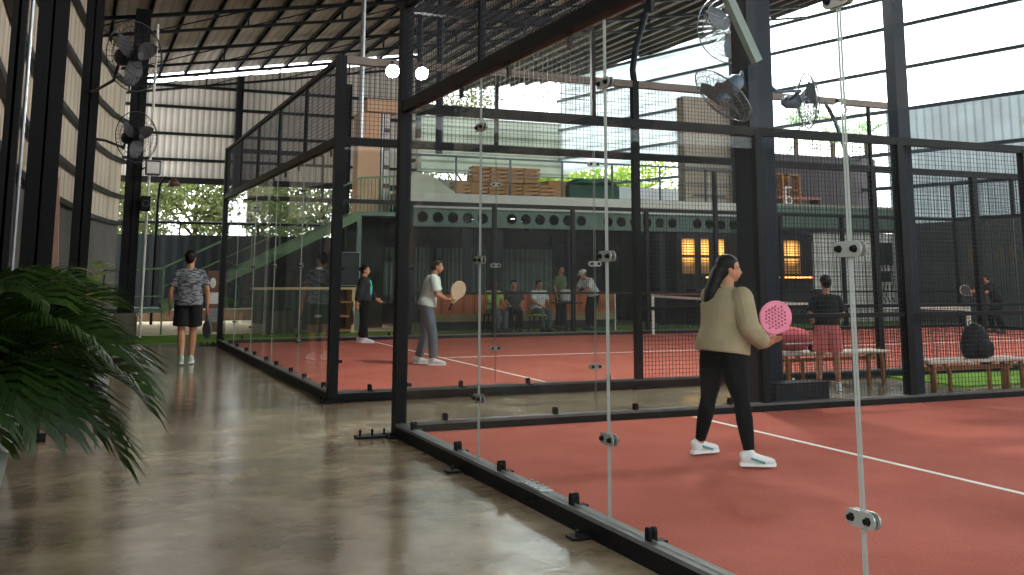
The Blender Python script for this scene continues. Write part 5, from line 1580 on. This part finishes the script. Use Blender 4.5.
# woman in black jacket and teal top farther along
L3_ = V((5.5, 20.86, .036)); H3 = heading((.93, -.38))
t3, P3 = person('woman in black jacket over a teal top by the far side of the second court', L3_, H3, 1.58,
       dict(look=(0, 1, -.05), anR=(.1, .05, .085), toeR=(.12, .22, .03), anL=(-.1, -.08, .085), toeL=(-.12, .09, .03), elR=(.24, -.06, 1.12), wrR=(.22, -.13, .90), elL=(-.22, .06, 1.12), wrL=(-.2, .25, .95), hdL=(0, .8, -.5)),
       (mat('black_jacket_cloth', (28, 30, 36), .8, 0, .15, 5), 'long'), (LEGG, 'trousers'), (SHOEW, SOLEW), 'tied', .010, True, top_len=-.1, baggy=.018, bulk=1.05)
tp = MB(); s3 = 1.58 / 1.7
tp.tube([P3['waist'] + V((0, .055, -.12)), P3['waist'] + V((0, .062, 0)), P3['chest'] + V((0, .075, -.05)), P3['chest'] + V((0, .072, .05)), P3['neck'] + V((0, .035, -.03))], [(.07, .085), (.075, .088), (.082, .09), (.075, .075), (.03, .04)], 16, side=(1, 0, 0))
tp.build('top', mat('teal_top_cloth', (74, 190, 160), .8, 0, .06, 5), t3, True)
racket('grey racket cover hanging from the hand of the woman in teal and black', loc2w(L3_, H3, (.26, -.2, .52)), (0, .05, -1), (1, .1, 0), mat('grey_cover', (96, 92, 92), .8, 0, .15, 12), .9, holes=False, vox=.007)

# player in pink shorts in the gap
PKS = mat('coral_shorts_cloth', (206, 112, 112), .8, 0, .06, 5)
NAVY = mat('black_tee_cloth', (24, 25, 30), .8, 0, .15, 5)
L6 = V((8.86, 10.66, 0)); H6 = heading((.45, .9))
person('player in black top and coral pink shorts standing with back turned between two benches', L6, H6, 1.44,
       dict(look=(-.15, 1, -.1), anR=(.13, .0, .085), anL=(-.15, .03, .085), toeR=(.17, .16, .03), toeL=(-.2, .18, .03), knR=(.12, .03, .49), knL=(-.13, .03, .49),
            elR=(.25, .02, 1.12), elL=(-.25, .02, 1.12), wrR=(.16, .2, 1.0), wrL=(-.16, .2, 1.0), hdR=(-.5, .8, 0), hdL=(.5, .8, 0), pnR=(0, 0, 1), pnL=(0, 0, 1)),
       (NAVY, 'short'), (PKS, 'shorts'), (SHOEW, SOLEW), 'tied', .009, True, top_len=.25, baggy=.006, bulk=.98)

# player at the far right
L7 = V((20.9, 18.95, .036)); H7 = heading((-.75, .25))
person('player in dark clothes leaning forward at the far right of the second court', L7, H7, 1.6,
       dict(pelvis=(0, -.1, .86), waist=(0, -.02, .99), chest=(0, .08, 1.16), neck=(0, .15, 1.30), head=(0, .22, 1.43), look=(0, 1, -.1), shR=(.17, .12, 1.25), shL=(-.17, .12, 1.25),
            elR=(.2, .3, 1.08), elL=(-.2, .3, 1.05), wrR=(.08, .48, 1.08), wrL=(-.05, .5, 1.08), hdR=(-.2, 1, 0), hdL=(.2, 1, 0), hipR=(.09, -.1, .83), hipL=(-.09, -.1, .83),
            knR=(.16, .05, .45), knL=(-.16, .03, .45), anR=(.2, -.05, .085), anL=(-.2, -.08, .085), toeR=(.22, .13, .03), toeL=(-.22, .1, .03)),
       (NAVY, 'short'), (LEGG, 'trousers'), (GREYM, BLK), 'short', .012, False, baggy=.01)
racket('dark racket with pale rim held by the player at the far right', loc2w(L7, H7, (.0, .72, 1.04)), (-.7, .25, .45), (.3, .9, .1), mat('dark_racket', (60, 60, 62), .5, 0, .1, 9), .9, holes=False, frame_m=mat('pale_rim', (190, 180, 160), .5, 0, .1, 9), vox=.008)

# spectators under the terrace
def stool(x, y, label, m):
    t = thing('stool', label, 'stool', (x, y, 0.012), 0, 'stools in the lounge')
    MB().cbox((0, 0, .44), (.38, .38, .04), None, .012).build('seat', m, t)
    for sx in (-1, 1):
        for sy in (-1, 1): MB().tube([(sx * .17, sy * .17, 0), (sx * .14, sy * .14, .42)], .016, 6).build('leg', STEEL, t)
seat = dict(pelvis=(0, -.05, .56), waist=(0, -.03, .70), chest=(0, .0, .89), neck=(0, .01, 1.05), head=(0, .04, 1.195), shR=(.17, 0, .99), shL=(-.17, 0, .99),
            elR=(.21, .1, .76), elL=(-.21, .1, .76), wrR=(.14, .3, .68), wrL=(-.14, .3, .68), hdR=(-.1, 1, -.1), hdL=(.1, 1, -.1), pnR=(0, 0, 1), pnL=(0, 0, 1),
            hipR=(.09, -.03, .53), hipL=(-.09, -.03, .53), knR=(.12, .38, .51), knL=(-.12, .38, .51), anR=(.11, .38, .085), anL=(-.11, .36, .085), toeR=(.12, .55, .03), toeL=(-.12, .53, .03))
LIME = mat('lime_shirt_cloth', (150, 170, 86), .85, 0, .08, 5); WHT = mat('white_shirt_cloth', (196, 200, 196), .85, 0, .05, 5)
PLUM = mat('dark_shirt_cloth', (52, 56, 64), .85, 0, .1, 5); OLV = mat('olive_cloth', (96, 110, 78), .85, 0, .1, 5)
sp = [(9.50, 23.7, .2, LIME, JEAN, 'seated person in a lime green shirt leftmost in the lounge'), (10.14, 23.9, -.3, PLUM, LEGG, 'seated person in a dark shirt right beside the one in lime green'),
      (10.75, 23.75, .1, WHT, JEAN, 'seated person in a white shirt in the middle of the lounge')]
for x_, y_, dr, tm_, bm_, lb in sp:
    person(lb, (x_, y_, .012), PI + dr, 1.66, seat, (tm_, 'short'), (bm_, 'trousers'), (GREYM, BLK), 'short', .014, False, baggy=.01, top_len=.1)
    stool(x_, y_ + .08, 'stool under the ' + lb.replace('seated person', 'sitter'), BLK if dr else LIME)
stool(10.42, 23.1, 'low yellow-green stool left empty between the sitters', LIME)
lean = dict(pelvis=(0, -.1, .9), waist=(0, -.04, 1.03), chest=(0, .1, 1.19), neck=(0, .2, 1.31), head=(0, .28, 1.42), look=(0, 1, -.4), shR=(.17, .16, 1.27), shL=(-.17, .16, 1.27),
            elR=(.2, .28, 1.03), elL=(-.2, .28, 1.03), wrR=(.1, .45, .95), wrL=(-.1, .45, .95), hdR=(0, 1, -.1), hdL=(0, 1, -.1), pnR=(0, 0, 1), pnL=(0, 0, 1), hipR=(.09, -.1, .87), hipL=(-.09, -.1, .87))
person('standing person in olive between the sitters and the one in a white cap', (11.62, 24.3, .012), PI + .5, 1.66, {}, (OLV, 'short'), (LEGG, 'trousers'), (GREYM, BLK), 'short', .014, False, baggy=.012)
tc_, PC = person('standing person in white cap and white shirt bending over in the lounge', (12.45, 24.2, .012), heading((-1, -.3)), 1.70, lean, (WHT, 'short'), (LEGG, 'trousers'), (GREYM, BLK), 'short', .014, False, baggy=.012)
Rc = frame(V((0, 1, -.4)), (0, 0, 1))
cp_ = MB().ell(PC['head'] + Rc @ V((0, -.01, .07)), (.1, .115, .065), Rc).ell(PC['head'] + Rc @ V((0, .12, .055)), (.07, .07, .01), Rc)
cp_.build('cap', WHT, tc_, True)
t = thing('shoulder_bag', 'pale grey bag standing on the counter-side table behind the sitters', 'bag', (11.36, 23.45, .012))
MB().cbox((0, 0, .72), (.7, .5, .035), None, .01).cyl((0, 0, 0), (0, 0, .71), .03, 8).cbox((0, 0, .012), (.4, .4, .02), None, .005).build('side_table', STEELB, t)
MB().cbox((0, 0, .9), (.3, .14, .3), None, .05).build('bag_body', mat('pale_grey_bag', (178, 176, 176), .8, 0, .08, 6), t, True)
MB().ring((0, 0, 1.05), (0, 1, 0), .08, .008, 16, 6, a0=0, a1=PI).build('bag_handle', BLK, t, True)
